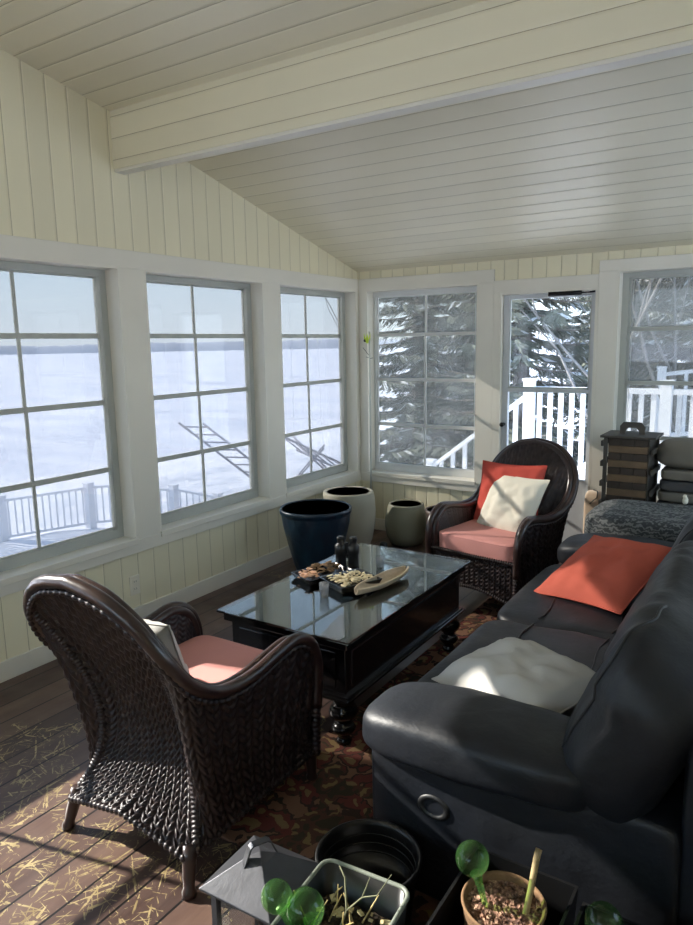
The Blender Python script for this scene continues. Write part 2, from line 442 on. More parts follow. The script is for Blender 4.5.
# back wall: window, door, window (+ one more beyond the frame)
W4 = (.07, 1.065); DR = (1.235, 1.945); W5 = (2.07, 3.17); W6 = (3.4, 4.5)
b = MB(); Y0, Y1 = D+.018, D+.14
b.box(-.14, Y0, 0, DR[0], Y1, ST-.03); b.box(DR[1], Y0, 0, XR, Y1, ST-.03)
for a, c in ((-.14, W4[0]), (W4[1], DR[0]), (DR[1], W5[0]), (W5[1], W6[0]), (W6[1], XR)): b.box(a, Y0, ST-.03, c, Y1, HB+.04)
b.box(W4[0], Y0, HB+.01, W4[1], Y1, HB+.04); b.box(W5[0], Y0, 2.065, XR, Y1, 2.08)
b.box(DR[0], Y0, 1.955, DR[1], Y1, HB+.04); b.box(-.14, Y0, HB+.04, XR, Y1, zc(D)+.02)
tag(b.build('wall_back', M['wall_x']), kind='structure')
Yt = D+.018
for (x0, z0, x1, z1) in [(0, HB, 1.19, HT), (1.19, 1.955, 1.945, 2.046), (1.945, 2.06, XR, 2.135), (0, ST-.012, W4[0], HB),
                         (W4[1], ST-.012, 1.19, HB), (1.19, 0, DR[0], 1.955), (1.945, 0, 2.07, 2.06), (0, SB, 1.19, ST-.012),
                         (2.07, SB, XR, ST-.012), (W5[1], ST-.012, W6[0], 2.06)]:
    tag(MB().box(x0, D+(.0 if z1 > HB+.001 or (z1-z0) > 1 else -.002), z0, x1, Yt, z1).build('trim_%d' % k, M['trim'], bevel=.003), kind='structure'); k += 1
tag(MB().box(0, D+.002, 0, 1.19, Yt, .1).box(2.07, D+.002, 0, XR, Yt, .1).build('baseboard_back', M['trim'], bevel=.003), kind='structure')
window(7, 'back', W4[0], W4[1], ST, HB, sashm='sash_w', glass='vinyl_h', gx=.56, fw=.018)
window(8, 'back', W5[0], W5[1], ST, 2.06, sashm='sash', glass='vinyl_h')
window(9, 'back', W6[0], W6[1], ST, 2.06, glass='vinyl_h')
# door
dr = empty('door_1', (DR[0], D, 0), 0, kind='structure')
f = MB(); f.box(0, 0, 0, .018, .14, 1.955); f.box(.692, 0, 0, .71, .14, 1.955); f.box(.018, .0005, 1.94, .692, .1395, 1.957)
f.build('door_frame', M['trim'], dr)
x0, x1 = .02, .69
f = MB(); f.box(x0, .035, .01, x0+.045, .075, 1.938); f.box(x1-.03, .035, .01, x1, .075, 1.938)
f.box(x0+.045, .0355, 1.905, x1-.03, .0745, 1.937); f.box(x0+.045, .0355, .011, x1-.03, .0745, .59); f.box(x0+.02, .03, 1.222, x1-.02, .074, 1.25)
f.build('door_leaf', M['ltgrey'], dr, bevel=.003)
f = MB(); f.box(x0+.045, .04, 1.25, x0+.053, .06, 1.905); f.box(x1-.038, .04, 1.25, x1-.03, .06, 1.905); f.box(x0+.05, .04, 1.25, x1-.03, .06, 1.262)
f.build('screen_track', M['sash'], dr)
MB().box(x0+.045, .052, .59, x1-.03, .055, 1.222).build('pane', M['clear'], dr)
MB().box(x0+.045, .058, 1.25, x1-.03, .061, 1.905).build('pane', M['clear'], dr)
f = MB(); f.lathe([(.0, 0), (.013, 0), (.013, .006), (.006, .01), (.006, .03), (.014, .036), (.018, .046), (.014, .056), (0, .058)], (0, 0, 0), 16, Matrix.Rotation(pi/2, 3, 'X').to_4x4())
f.build('door_knob', M['blackmetal'], dr, True, loc=(.02+.018, .035, .975))
f = MB(); f.tube([(.37, -.015, 1.925), (.60, -.015, 1.925)], .016, 14); f.tube([(.60, -.015, 1.925), (.69, -.004, 1.93)], .006, 8)
f.box(.37, -.02, 1.912, .395, .036, 1.937); f.build('door_closer', M['blackmetal'], dr, True)

# right and front walls (beyond the frame; bare openings added to let in fill daylight)
b = MB(); b.box(XR, YF, 0, XR+.12, D+.14, .12); b.prism([(YF, 2.45), (D+.14, 2.19), (D+.14, zc(D)), (2.66, zc(2.66)+.03), (.2, zc(.2)+.03), (YF, zc(YF)+.03)], 'x', XR, XR+.12)
b.box(XR, YF, .1, XR+.12, 2.0, 2.5); b.box(XR, 2.0, .1, XR+.12, D+.14, .8); b.box(XR, 3.5, .1, XR+.12, 3.7, 2.5); b.box(XR, 4.9, .1, XR+.12, D+.14, 2.5)
tag(b.build('wall_right', M['wall_y']), kind='structure')
b = MB(); b.box(-.14, YF-.12, 0, XR+.12, YF, .12); b.box(-.14, YF-.12, 2.45, XR+.12, YF, zc(YF)+.02)
b.box(-.14, YF-.12, .12, XR+.12, YF, 1.2); b.box(3.4, YF-.12, .9, XR+.12, YF, 2.45); b.box(-.14, YF-.12, .9, .3, YF, 2.45); b.box(1.7, YF-.12, .9, 1.9, YF, 2.45)
tag(b.build('wall_front', M['wall_x']), kind='structure')
# floor and ceiling
tag(MB().box(-.14, YF-.12, -.12, XR+.12, D+.14, 0).build('floor', M['floor']), kind='structure')
top = [(y, zc(y)) for y in (D+.14, 2.66, .2, YF-.12)]
b = MB(); b.prism(top+[(y, z+.12) for y, z in reversed(top)], 'x', -.02, XR+.12); tag(b.build('ceiling', M['ceil']), kind='structure')
top = [(y, zc(y)+.04) for y in (D+.55, 2.66, .2, YF-.5)]
b = MB(); b.prism(top+[(y, z+.14) for y, z in reversed(top)], 'x', -.62, -.02)
b.prism([(D+.14, zc(D+.14)+.02), (D+.5, zc(D+.5)+.02), (D+.5, zc(D+.5)+.16), (D+.14, zc(D+.14)+.16)], 'x', -.02, XR+.3)
tag(b.build('roof_eave', M['siding']), kind='structure')
b = MB(); b.box(-.02, 2.66, 2.545, XR, 2.715, zc(2.715)+.02)
bm = b.build('ceiling_beam', M['beam']); tag(bm, kind='structure')
MB().box(-.018, 2.665, 2.53, XR, 2.735, 2.547).build('beam_trim', M['trim'], bm, bevel=.003)
# outlet
o = empty('wall_outlet', (-.018, 2.604, .235), 0, 'cream double power outlet low on the boarded wall under the windows', 'outlet')
MB().box(0, -.036, -.058, .006, .036, .058).build('cover_plate', M['plate'], o, bevel=.002)
for z in (-.022, .022):
    so = MB().box(.005, -.017, z-.014, .0085, .017, z+.014).build('socket', M['plate'], o, bevel=.004)
    MB().box(.0083, -.008, z-.005, .009, -.006, z+.006).box(.0083, .006, z-.005, .009, .008, z+.006).build('slot', M['blackpl'], so)

# ------------------------------------------------------------------ soft goods
def pillow(name, w, h, t, mat, loc, rot, label, cat='pillow', group=None, seed=0, n=26, wr=.012):
    def surf(sgn):
        def fn(u, v):
            a, c = u*2-1, v*2-1
            pinch = 1-.07*(1-a*a)*(abs(c)**2); pinch2 = 1-.07*(1-c*c)*(abs(a)**2)
            th = t/2*((max(0, 1-abs(a)**2.6))**.55)*((max(0, 1-abs(c)**2.6))**.55)
            p = Vector((a*w/2*pinch2, c*h/2*pinch, sgn*th))
            wv = noise.noise(Vector((a*2.2+seed, c*2.2, sgn*3+seed)))*wr*2+noise.noise(Vector((a*5+seed, c*5, sgn*7)))*wr
            edge = (1-abs(a)**4)*(1-abs(c)**4)
            p.z += wv*edge; return p
        return fn
    m = MB(); m.grid(surf(1), n, n); k = MB().grid(surf(-1), n, n); m.add(k.v, [tuple(reversed(f)) for f in k.f])
    o = m.build(name, mat, None, True); o.location = loc; o.rotation_euler = rot
    tag(o, label, cat, group)
    edge = []
    for i in range(n): edge.append(surf(0)(i/(n-1), 0))
    for i in range(1, n): edge.append(surf(0)(1, i/(n-1)))
    for i in range(n-2, -1, -1): edge.append(surf(0)(i/(n-1), 1))
    for i in range(n-2, 0, -1): edge.append(surf(0)(0, i/(n-1)))
    MB().tube(edge, .0035, 6, closed=True).build('edge_seam', mat, o, True)
    return o

def puff(cx, cy, cz, dx, dy, dz, e=.35, nu=56, nv=40, wr=.01, fr=5., seed=0, m=None, crease=None):
    """superellipsoid cushion with wrinkles"""
    def sp(v, p): return math.copysign(abs(v)**p, v)
    def fn(u, v):
        th = u*2*pi; ph = (v-.5)*pi
        p = Vector((dx/2*sp(cos(ph), e)*sp(cos(th), e), dy/2*sp(cos(ph), e)*sp(sin(th), e), dz/2*sp(sin(ph), e)))
        q = p*fr+Vector((seed, seed*1.7, 0))
        n_ = noise.noise(q)*wr+abs(noise.noise(q*2.1))*wr*.6
        d = p.normalized() if p.length > 0 else p
        p = p+d*n_
        if crease: p = crease(p)
        if m: p = m @ p
        return p+Vector((cx, cy, cz))
    return MB().grid(fn, nu, nv, closeu=True)

# ------------------------------------------------------------------ wicker armchair
RIM = [(0, -.44, .955), (.13, -.435, .93), (.232, -.41, .86), (.290, -.37, .765), (.310, -.29, .655), (.303, -.17, .585), (.30, -.03, .572),
       (.298, .10, .592), (.298, .21, .605), (.298, .29, .565), (.298, .33, .49), (.296, .335, .40), (.292, .33, .30)]
def chair(root):
    half = catmull(RIM, 8)
    full = [Vector((-p.x, p.y, p.z)) for p in reversed(half)][:-1]+half
    R = resample(full, 121)
    N = len(R)
    # bottom outline: front left -> rear left corner -> rear right corner -> front right
    bl = [Vector(p) for p in [(-.285, .32, .13), (-.285, 0, .13), (-.285, -.26, .12), (-.27, -.315, .115), (-.2, -.32, .135), (0, -.325, .175), (.2, -.32, .135), (.27, -.315, .115), (.285, -.26, .12), (.285, 0, .13), (.285, .32, .13)]]
    Bp = resample(bl, N)
    # match parameters so that the rear corners meet the rim where the back turns into the arm
    def lerpidx(P, s):
        s = max(0, min(len(P)-1.001, s)); i = int(s); return P[i].lerp(P[i+1], s-i)
    segs = [0]
    for a, c in zip(Bp[:-1], Bp[1:]): segs.append(segs[-1]+(c-a).length)
    L = segs[-1]; side = .60/L          # share of the bottom outline taken by one side
    rim_turn = .385                        # share of the rim taken by one arm
    def rim_pt(t): return lerpidx(R, t*(N-1))
    def bot_pt(t):
        if t < rim_turn: u = t/rim_turn*side
        elif t > 1-rim_turn: u = 1-(1-t)/rim_turn*side
        else: u = side+(t-rim_turn)/(1-2*rim_turn)*(1-2*side)
        return lerpidx(Bp, u*(N-1))
    def shell(t, v, inset=0.):
        a = rim_pt(t); c = bot_pt(t)
        backness = max(0, min(1, (min(t, 1-t)-.30)/.11)); backness = backness*backness*(3-2*backness)
        # waist the rear panel is drawn in to
        f = (t-rim_turn)/(1-2*rim_turn)*2-1
        w = Vector((max(-1, min(1, f))*.212, -.20, .26))
        straight = a.lerp(c, v)
        straight.x += -math.copysign(1, a.x)*.02*sin(pi*v)*(1-backness)
        # quadratic through a, w(at .68), c
        vm = .72
        l0 = (v-vm)*(v-1)/((0-vm)*(0-1)); l1 = (v-0)*(v-1)/((vm)*(vm-1)); l2 = v*(v-vm)/(1-vm)
        curved = a*l0+w*l1+c*l2
        p = straight.lerp(curved, backness)
        if inset:
            cdir = Vector((0-p.x, -.0-p.y, 0))
            cdir.normalize(); p = p+cdir*inset
        return p
    def woven(fn, nu, nv, cols, rows, amp, flip=1):
        """braided columns: herringbone stitches raised from the surface"""
        P = [[fn(i/(nu-1), j/(nv-1)) for j in range(nv)] for i in range(nu)]
        out = []
        for i in range(nu):
            for j in range(nv):
                du = P[min(i+1, nu-1)][j]-P[max(i-1, 0)][j]; dv = P[i][min(j+1, nv-1)]-P[i][max(j-1, 0)]
                n_ = du.cross(dv)
                if n_.length > 0: n_.normalize()
                cu = i/(nu-1)*cols; fu = cu-math.floor(cu); d = abs(fu-.5)*2
                ph = j/(nv-1)*rows+d*.95+.5*(int(cu) % 2)
                fv = ph-math.floor(ph)
                h = (sin(pi*fv)**.7)*(1-d**3)*(.5+.5*min(1, d*3))
                out.append(P[i][j]+n_*amp*h*flip)
        fs = [(i*nv+j, (i+1)*nv+j, (i+1)*nv+j+1, i*nv+j+1) for i in range(nu-1) for j in range(nv-1)]
        return MB().add(out, fs)
    woven(lambda u, v: shell(rim_turn+u*(1-2*rim_turn), v), 182, 300, 13, 27, .012, -1).build('back_panel', M['wicker'], root, True)
    for s in (0, 1):
        f0 = (lambda u, v: shell(u*rim_turn, v)) if s == 0 else (lambda u, v: shell(1-rim_turn+u*rim_turn, v))
        woven(f0, 150, 170, 13, 14, .010, -1).build('side_panel', M['wicker'], root, True)
    # inner faces, down to the seat
    def inner(t, v):
        p = shell(t, v*.62, .038); return p
    woven(lambda u, v: inner(.04+u*.92, v), 340, 120, 44, 15, .006, 1).build('inner_panel', M['wicker'], root, True)
    # seat deck + front apron with arched lower edge
    MB().box(-.22, -.12, .335, .22, .31, .36).build('seat_deck', M['wicker'], root)
    woven(lambda u, v: Vector((-.285+.57*u, .325+.008*sin(pi*u), .37-v*(.235-.055*sin(pi*u)))), 150, 70, 17, 8, .009, -1).build('front_apron', M['wicker'], root, True)
    # rolled rims
    def off(pts, dz, inw):
        o_ = []
        for p in pts:
            c = Vector((-p.x, -.02-p.y, 0)); c.normalize(); o_.append(p+c*inw+Vector((0, 0, dz)))
        return o_
    MB().tube(R, .021, 12).build('rim_roll', M['cane'], root, True)
    MB().tube(off(R, -.004, .034), .017, 10).build('rim_roll', M['cane'], root, True)
    def braid(pts, r, n_, k):
        P = resample([Vector(p) for p in pts], n_); return MB().tube(P, [r*(1+.28*sin(i*2*pi/k)) for i in range(n_)], 8)
    braid(off(R, -.03, -.004), .0085, 500, 5).build('rim_braid', M['wicker'], root, True)
    low = [bot_pt(i/100) for i in range(101)]
    braid([p+Vector((0, 0, -.004)) for p in low], .0105, 420, 5).build('bottom_braid', M['wicker'], root, True)
    arch = [Vector((-.285+.57*u/20, .335+.004, .37-(.235-.055*sin(pi*u/20)))) for u in range(21)]
    braid(arch, .0105, 200, 5).build('bottom_braid', M['wicker'], root, True)
    braid([(-.29, .332, .375), (0, .34, .375), (.29, .332, .375)], .0105, 200, 5).build('apron_braid', M['wicker'], root, True)
    # wrapped corner posts
    for t in (rim_turn, 1-rim_turn):
        pts = [shell(t, v/40) for v in range(41)]
        P = resample(pts, 220)
        MB().tube(P, [.0145+.0035*(i % 4 < 2) for i in range(220)], 10).build('wrapped_post', M['wicker'], root, True)
    for s in (-1, 1):
        P = resample([Vector((s*.292, .33, .38)), Vector((s*.288, .325, .11))], 60)
        MB().tube(P, [.015+.0035*(i % 4 < 2) for i in range(60)], 10).build('wrapped_post', M['wicker'], root, True)
    # turned legs
    for sx in (-1, 1):
        for sy, yy in ((-1, -.30), (1, .315)):
            m = MB(); a = Vector((sx*.262, yy+.01, .14)); c = Vector((sx*(.285 if sy < 0 else .268), yy+sy*(.025 if sy < 0 else .008), 0))
            pr = [(0, .020), (.15, .022), (.2, .026), (.28, .022), (.6, .020), (.8, .017), (.88, .022), (1, .021)]
            m.tube([a.lerp(c, q) for q, _ in pr], [r for _, r in pr], 14); m.build('leg', M['cane'], root, True)

def seat_cushion(loc, rz, label):
    def fn(p):
        return p
    m = puff(0, 0, 0, .52, .44, .115, .22, 64, 30, .003, 5)
    o = m.build('seat_cushion', M['pink'], None, True); o.location = loc; o.rotation_euler = (0, 0, rz)
    tag(o, label, 'cushion')
    for z in (.043, -.043):
        pts = []
        for k in range(64):
            a = 2*pi*k/64; sp = lambda v: math.copysign(abs(v)**.22, v)
            pts.append((.257*sp(cos(a)), .217*sp(sin(a)), z))
        MB().tube(pts, .004, 6, closed=True).build('piping', M['pink'], o, True)
    return o

C1 = (1.475, 1.59, 0)
c1 = empty('wicker_armchair', C1, 0, 'dark brown wicker armchair in the foreground, seen from behind', 'armchair', 'matching wicker armchairs')
chair(c1)
C2 = (1.70, 3.97, .012); RZ2 = radians(180-10)
c2 = copy_tree(c1); c2.location = C2; c2.rotation_euler = (0, 0, RZ2)
c2['label'] = 'dark brown wicker armchair in front of the glass door, facing the camera'
def inframe(C, rz, p):
    v = Matrix.Rotation(rz, 3, 'Z') @ Vector(p)
    return (C[0]+v.x, C[1]+v.y, C[2]+v.z)
seat_cushion(inframe(C1, 0, (0, .10, .42)), 0, 'pink seat cushion in the wicker armchair nearest the camera')
seat_cushion(inframe(C2, RZ2, (0, .10, .42)), RZ2, 'pink seat cushion in the far wicker armchair by the door')
pillow('throw_pillow', .34, .34, .12, M['grey_f'], inframe(C1, 0, (-.10, -.11, .58)), (radians(112), 0, radians(8)),
       'pale grey throw pillow mostly hidden behind the back of the near armchair', seed=4)
pillow('throw_pillow', .42, .42, .13, M['coral'], inframe(C2, RZ2, (.05, -.17, .635)), (radians(112), 0, RZ2+radians(8)),
       'coral red throw pillow behind the white one in the far armchair', seed=2)
pillow('throw_pillow', .40, .40, .14, M['white_f'], inframe(C2, RZ2, (-.02, -.07, .60)), (radians(122), radians(0), RZ2+radians(-8)),
       'off-white throw pillow leaning on the coral one in the far armchair', seed=9)
tag(bpy.data.objects['throw_pillow'], group=None)

# ------------------------------------------------------------------ rug
m = MB()
m.grid(lambda u, v: Vector((1.62+u*1.9, 1.5+v*2.9, .010+.002*noise.noise(Vector((u*9, v*9, 0))))), 40, 50)
m.grid(lambda u, v: Vector((1.62+(1-u)*1.9, 1.5+v*2.9, .0008)), 2, 2)
m.box(1.62, 1.5, .0008, 1.624, 4.4, .0095); m.box(1.62, 1.5, .0008, 3.52, 1.504, .0095)
tag(m.build('oriental_rug', M['rug'], None, True), 'red, beige and dark patterned oriental rug under the table and sofa', 'rug')

# ------------------------------------------------------------------ coffee table
TX0, TX1, TY0, TY1, TZ = 1.125, 1.80, 2.09, 3.27, .485
tb = empty('coffee_table', ((TX0+TX1)/2, (TY0+TY1)/2, .01), 0, 'black wooden coffee table with glass top and bulbous turned legs', 'table')
hx, hy = (TX1-TX0)/2, (TY1-TY0)/2
def ring(m, ax, ay, z0, z1): m.box(-ax, -ay, z0, ax, ay, z1)
m = MB(); ring(m, hx-.02, hy-.02, .425, .463); m.build('tabletop', M['lacquer'], tb, bevel=.006)
m = MB(); m.box(-hx, -hy, .4645, hx, hy, .4745); m.build('glass_top', M['tglass'], tb, bevel=.002)
m = MB(); ring(m, hx-.045, hy-.045, .215, .43); m.build('table_body', M['lacquer'], tb, bevel=.004)
for s in (-1, 1):
    MB().box(-hx+.09, s*(hy-.045)-.004, .25, hx-.09, s*(hy-.045)+.004, .40).build('drawer_front', M['lacquer'], tb, bevel=.003)
    MB().box(s*(hx-.045)-.004, -hy+.09, .25, s*(hx-.045)+.004, hy-.09, .40).build('side_panel', M['lacquer'], tb, bevel=.003)
m = MB()
for q, (z0, z1) in enumerate(((.195, .205), (.205, .218), (.218, .226))):
    e = (.035, .02, .03)[q]; ring(m, hx-e, hy-e, z0, z1)
m.build('base_moulding', M['lacquer'], tb, bevel=.003)
LEG = [(.0, 0), (.030, 0), (.034, .01), (.026, .02), (.022, .032), (.040, .048), (.050, .065), (.040, .083), (.028, .09), (.03, .096), (.052, .118), (.060, .138), (.052, .158), (.034, .175), (.045, .182), (.045, .197)]
for sx in (-1, 1):
    for sy in (-1, 1): MB().lathe(LEG, (sx*(hx-.085), sy*(hy-.085), 0), 28).build('leg', M['lacquer'], tb, True)
ZT = TZ+.0005

# things on the table ----------------------------------------------------
bn = empty('binoculars', (1.285, 2.885, ZT), radians(20), 'black binoculars standing upright on the glass table', 'binoculars')
for s in (-1, 1):
    MB().lathe([(.0, .0), (.028, 0), (.029, .004), (.027, .03), (.027, .058), (.031, .066), (.031, .105), (.024, .112), (.017, .118), (.017, .128), (.019, .13), (.019, .138), (0, .138)],
               (s*.033, 0, 0), 22).build('barrel', M['blackpl'], bn, True)
    MB().lathe([(0, 0), (.019, 0), (.020, .012), (.017, .016), (0, .016)], (s*.033, 0, .134), 20).build('eyecup', M['blackpl'], bn, True)
MB().box(-.02, -.012, .05, .02, .012, .065).build('bridge', M['blackpl'], bn, bevel=.003)
MB().box(-.018, -.010, .10, .018, .010, .112).build('bridge', M['blackpl'], bn, bevel=.003)
MB().lathe([(0, .04), (.009, .04), (.009, .12), (0, .12)], (0, 0, 0), 16).build('focus_wheel', M['blackpl'], bn, True)

def tray(name, loc, rz, w, l, h, label):
    r = empty(name, loc, rz, label, 'tray')
    def frust(m, s0, s1, z0, z1):
        vs = [(x*w/2*s0, y*l/2*s0, z0) for x, y in ((-1, -1), (1, -1), (1, 1), (-1, 1))]+[(x*w/2*s1, y*l/2*s1, z1) for x, y in ((-1, -1), (1, -1), (1, 1), (-1, 1))]
        return vs
    vo = frust(None, .86, 1, 0, h); vi = frust(None, .84, .95, .006, h)
    fs = [(3, 2, 1, 0)]+[(i, (i+1) % 4, (i+1) % 4+4, i+4) for i in range(4)]
    m = MB(); m.add(vo+vi, fs+[(8, 9, 10, 11)]+[(8+(i+1) % 4, 8+i, 12+i, 12+(i+1) % 4) for i in range(4)]+[(4+i, 4+(i+1) % 4, 12+(i+1) % 4, 12+i) for i in range(4)])
    m.build('tray_body', M['lacquer'], r)
    return r
def scraps(name, loc, rz, w, l, n, mats, label, cat, seed, size=.02, h=.02):
    """a loose heap of shells and wood bits"""
    rnd = random.Random(seed); m = MB()
    for i in range(n):
        x, y = (rnd.random()-.5)*w, (rnd.random()-.5)*l; z = rnd.random()*h+.004
        s = size*(.5+rnd.random()); rot = Matrix.Rotation(rnd.random()*6, 3, 'Z') @ Matrix.Rotation(rnd.uniform(-.5, .5), 3, 'X')
        prof = []
        pts = []
        nn = 7
        ph = rnd.random()*6
        vs = []
        for k_ in range(nn):
            a = 2*pi*k_/nn; rr = s*(.7+.5*rnd.random()); vs.append(Vector((rr*cos(a)*1.4, rr*sin(a)*.7, 0)))
        top_ = [rot @ (v*.8+Vector((0, 0, s*.22))) for v in vs]; bot = [rot @ v for v in vs]
        c = Vector((x, y, z))
        m.add([c+v for v in bot]+[c+v for v in top_], [tuple(range(nn-1, -1, -1)), tuple(range(nn, 2*nn))]+[(q, (q+1) % nn, nn+(q+1) % nn, nn+q) for q in range(nn)])
    o = m.build(name, mats, None); o.location = loc; o.rotation_euler = (0, 0, rz); tag(o, label, cat, kind='stuff'); return o
t1 = tray('wooden_tray', (1.455, 2.645, ZT), radians(-24), .20, .23, .034, 'black square tray heaped with pale shells on the glass table')
scraps('shell_heap', (1.455, 2.645, ZT+.02), radians(-24), .135, .165, 170, M['shell'], 'pale shells and chips heaped in the square black tray', 'shells', 3, .009, .022)
t2 = tray('wooden_tray', (1.275, 2.68, ZT), radians(-22), .17, .27, .026, 'black oblong tray of brown bits beside the binoculars')
scraps('wood_scraps', (1.262, 2.73, ZT+.012), radians(-22), .10, .13, 50, M['wood_br'], 'brown bark and wood bits in the oblong tray', 'wood bits', 5, .013, .026)
scraps('peach_shell_heap', (1.245, 2.60, ZT+.014), radians(-22), .10, .07, 22, M['peachy'], 'peach coloured shells at the near end of the oblong tray', 'shells', 6, .013, .022)
# carved driftwood trough
r = empty('driftwood_boat', (1.60, 2.70, ZT), radians(-6), 'long pale driftwood trough with dark underside, nearest the sofa on the glass table', 'driftwood')
def boat(u, v):
    a = u*2-1; w = .040*(1-abs(a)**3)+.008; th = (v-.5)*pi
    return Vector((w*sin(th)*1.0, a*.20, .040-.036*cos(th)*(1-.3*abs(a)**2)+.006*abs(a)))
MB().grid(boat, 34, 14).build('trough', M['wood_lt'], r, True, solid=.007)
MB().tube([(0, -.13, .003), (0, .13, .003)], .006, 8).build('keel', M['lacquer'], r, True)
pr = [(0, .002), (.017, .002), (.0185, .0), (.023, .062), (.0215, .062), (.0175, .010), (0, .010)]
tag(MB().lathe(pr, (0, 0, 0), 28).build('shot_glass', M['cup'], None, True, loc=(1.438, 2.455, ZT)), 'small clear glass in front of the black trays', 'glass', 'small clear glasses')
tag(MB().lathe(pr, (0, 0, 0), 28).build('shot_glass', M['cup'], None, True, loc=(1.455, 2.925, ZT)), 'small clear glass behind the shell tray, towards the far armchair', 'glass', 'small clear glasses')

# ------------------------------------------------------------------ planters along the windows
def pot(name, x, y, prof_out, t, mat, inmat, label, extra=None):
    r = empty(name, (x, y, 0), 0, label, 'planter')
    o = [(0.0, .002)]+prof_out; R_, z_ = prof_out[-1]
    MB().lathe(o+[(R_-t*.5, z_+.004), (R_-t, z_-.002)], (0, 0, 0), 56).build('pot_wall', mat, r, True)
    inn = [(max(.01, a-t), max(c, .02)) for a, c in prof_out[::-1]]
    MB().lathe([(R_-t, z_-.002)]+inn[1:]+[(0, .02)], (0, 0, 0), 56).build('pot_inside', inmat, r, True)
    return r
r = pot('glazed_planter', .43, 3.815, [(.125, 0), (.13, .01), (.165, .12), (.20, .26), (.228, .38), (.238, .455), (.236, .462), (.247, .468), (.250, .49), (.247, .50)], .014, M['pot_blue'], M['pot_blue'],
        'navy blue glazed planter wider at its rim, below the windows')
r = pot('stone_planter', .275, 4.47, [(.13, 0), (.145, .01), (.185, .10), (.205, .22), (.212, .32), (.205, .42), (.196, .466), (.194, .475)], .028, M['pot_grey'], M['pot_in'],
        'largest pale grey planter with a thick rim in the corner')
r = pot('stone_planter', .575, 4.86, [(.10, 0), (.125, .01), (.158, .07), (.172, .15), (.170, .22), (.152, .29), (.143, .322), (.141, .33)], .018, M['pot_olive'], M['pot_in'],
        'small sage grey planter bulging below its rim, under the corner window')
r = pot('clay_planter', .92, 4.84, [(.09, 0), (.11, .01), (.135, .10), (.142, .20), (.140, .28), (.15, .30), (.15, .325)], .016, M['pot_dark'], M['pot_in'],
        'brown clay planter half hidden behind the far armchair')
# corner flower stake
r = empty('flower_stake', (.125, 5.06, 0), 0, 'thin pale stake in the corner with a lime yellow flower on top', 'garden stake')
MB().tube([(0, 0, 0), (.004, 0, .8), (.002, 0, 1.70)], .008, 8).build('pole', M['stake'], r, True)
m = MB()
for k_ in range(6):
    a = k_*pi/3; q = Matrix.Rotation(a, 3, 'Z')
    vs = [q @ Vector(p) for p in ((0, 0, 0), (.022, -.014, .03), (.030, 0, .085), (.022, .014, .03), (.014, 0, .04))]
    m.add(vs, [(0, 1, 4), (1, 2, 4), (2, 3, 4), (3, 0, 4)])
m.build('flower', M['limegreen'], r, loc=(-.012, -.01, 1.60), solid=.002)
MB().lathe([(0, -.012), (.01, -.006), (.012, .0), (.01, .01), (0, .014)], (0, 0, 0), 12).build('flower_centre', M['blackpl'], r, True, loc=(-.028, -.02, 1.625))
m = MB(); m.tube([(0, 0, 1.50), (-.03, -.005, 1.54), (-.055, -.01, 1.57)], .0022, 6); m.tube([(0, 0, 1.485), (-.03, 0, 1.492)], .0022, 6); m.tube([(0, 0, 1.475), (.035, 0, 1.485)], .0022, 6)
m.build('wire_twig', M['blackpl'], r, True)
# dark clutter between the pots
tag(MB().lathe([(0, 0), (.03, 0), (.034, .01), (.03, .05), (.018, .06), (0, .064)], (0, 0, 0), 16).build('clay_cup', M['blackpl'], None, True, loc=(.50, 4.62, 0)),
    'small dark upturned cup on the floor between the two grey planters', 'cup')

# ------------------------------------------------------------------ sofa
sf = empty('leather_sofa', (2.62, 2.68, .0), 0, 'black leather reclining sofa with puffed back cushions on the right', 'sofa')
def P(mb, name, mat=None, parent=None, **kw):
    """mesh given in world coordinates, parented to the sofa"""
    o_ = Vector(sf.location); mb.v = [tuple(Vector(v)-o_) for v in mb.v]
    return mb.build(name, mat or M['leather'], parent or sf, **kw)
SY0, SY1 = 1.585, 3.78
m = MB(); m.box(2.24, SY0+.18, .05, 3.05, SY1-.16, .32); P(m, 'sofa_base', bevel=.02)
for (a, c) in ((SY0, SY0+.23), (SY1-.24, SY1)):
    near = a < 2
    m = puff(2.605, (a+c)/2, .27, .82, (c-a), .46, .12, 64, 30, .004, 4, seed=a); P(m, 'arm_panel', smooth=True)
    def droop(p): p.z -= .03*((p.x/.42)**2 if p.x < 0 else 0); return p
    m = puff(2.49, (a+c)/2, .515, .68, (c-a)+.08, .15, .5, 72, 40, .010, 6, seed=a+3, crease=droop)
    ar = P(m, 'arm_pad', smooth=True)
# seat cushions (two), each with three padded rolls
for i, (a, c) in enumerate(((SY0+.25, 2.68), (2.68, SY1-.25))):
    def seatcr(p):
        p.z += .018*cos(p.x*pi/.2)*(.3 if p.z > 0 else 0)
        if p.x < -.25: p.z -= .25*(p.x+.25)**2*4*.4
        return p
    m = puff(2.50, (a+c)/2, .375, .74, (c-a)+.01, .20, .24, 72, 36, .009, 5, seed=i*5+1, crease=seatcr)
    so = P(m, 'seat_cushion', smooth=True)
    yy = (a+c)/2
    for sx in (2.33, 2.62):
        P(MB().tube([(sx+.01*sin(q*.8), a+.03+(c-a-.06)*q/16, .474-.002*(q % 2)) for q in range(17)], .0035, 6), 'seam', M['seam'], smooth=True)
    m = puff(2.215, (a+c)/2, .25, .10, (c-a)-.02, .30, .35, 48, 30, .008, 6, seed=i*3+2); P(m, 'footrest', smooth=True)
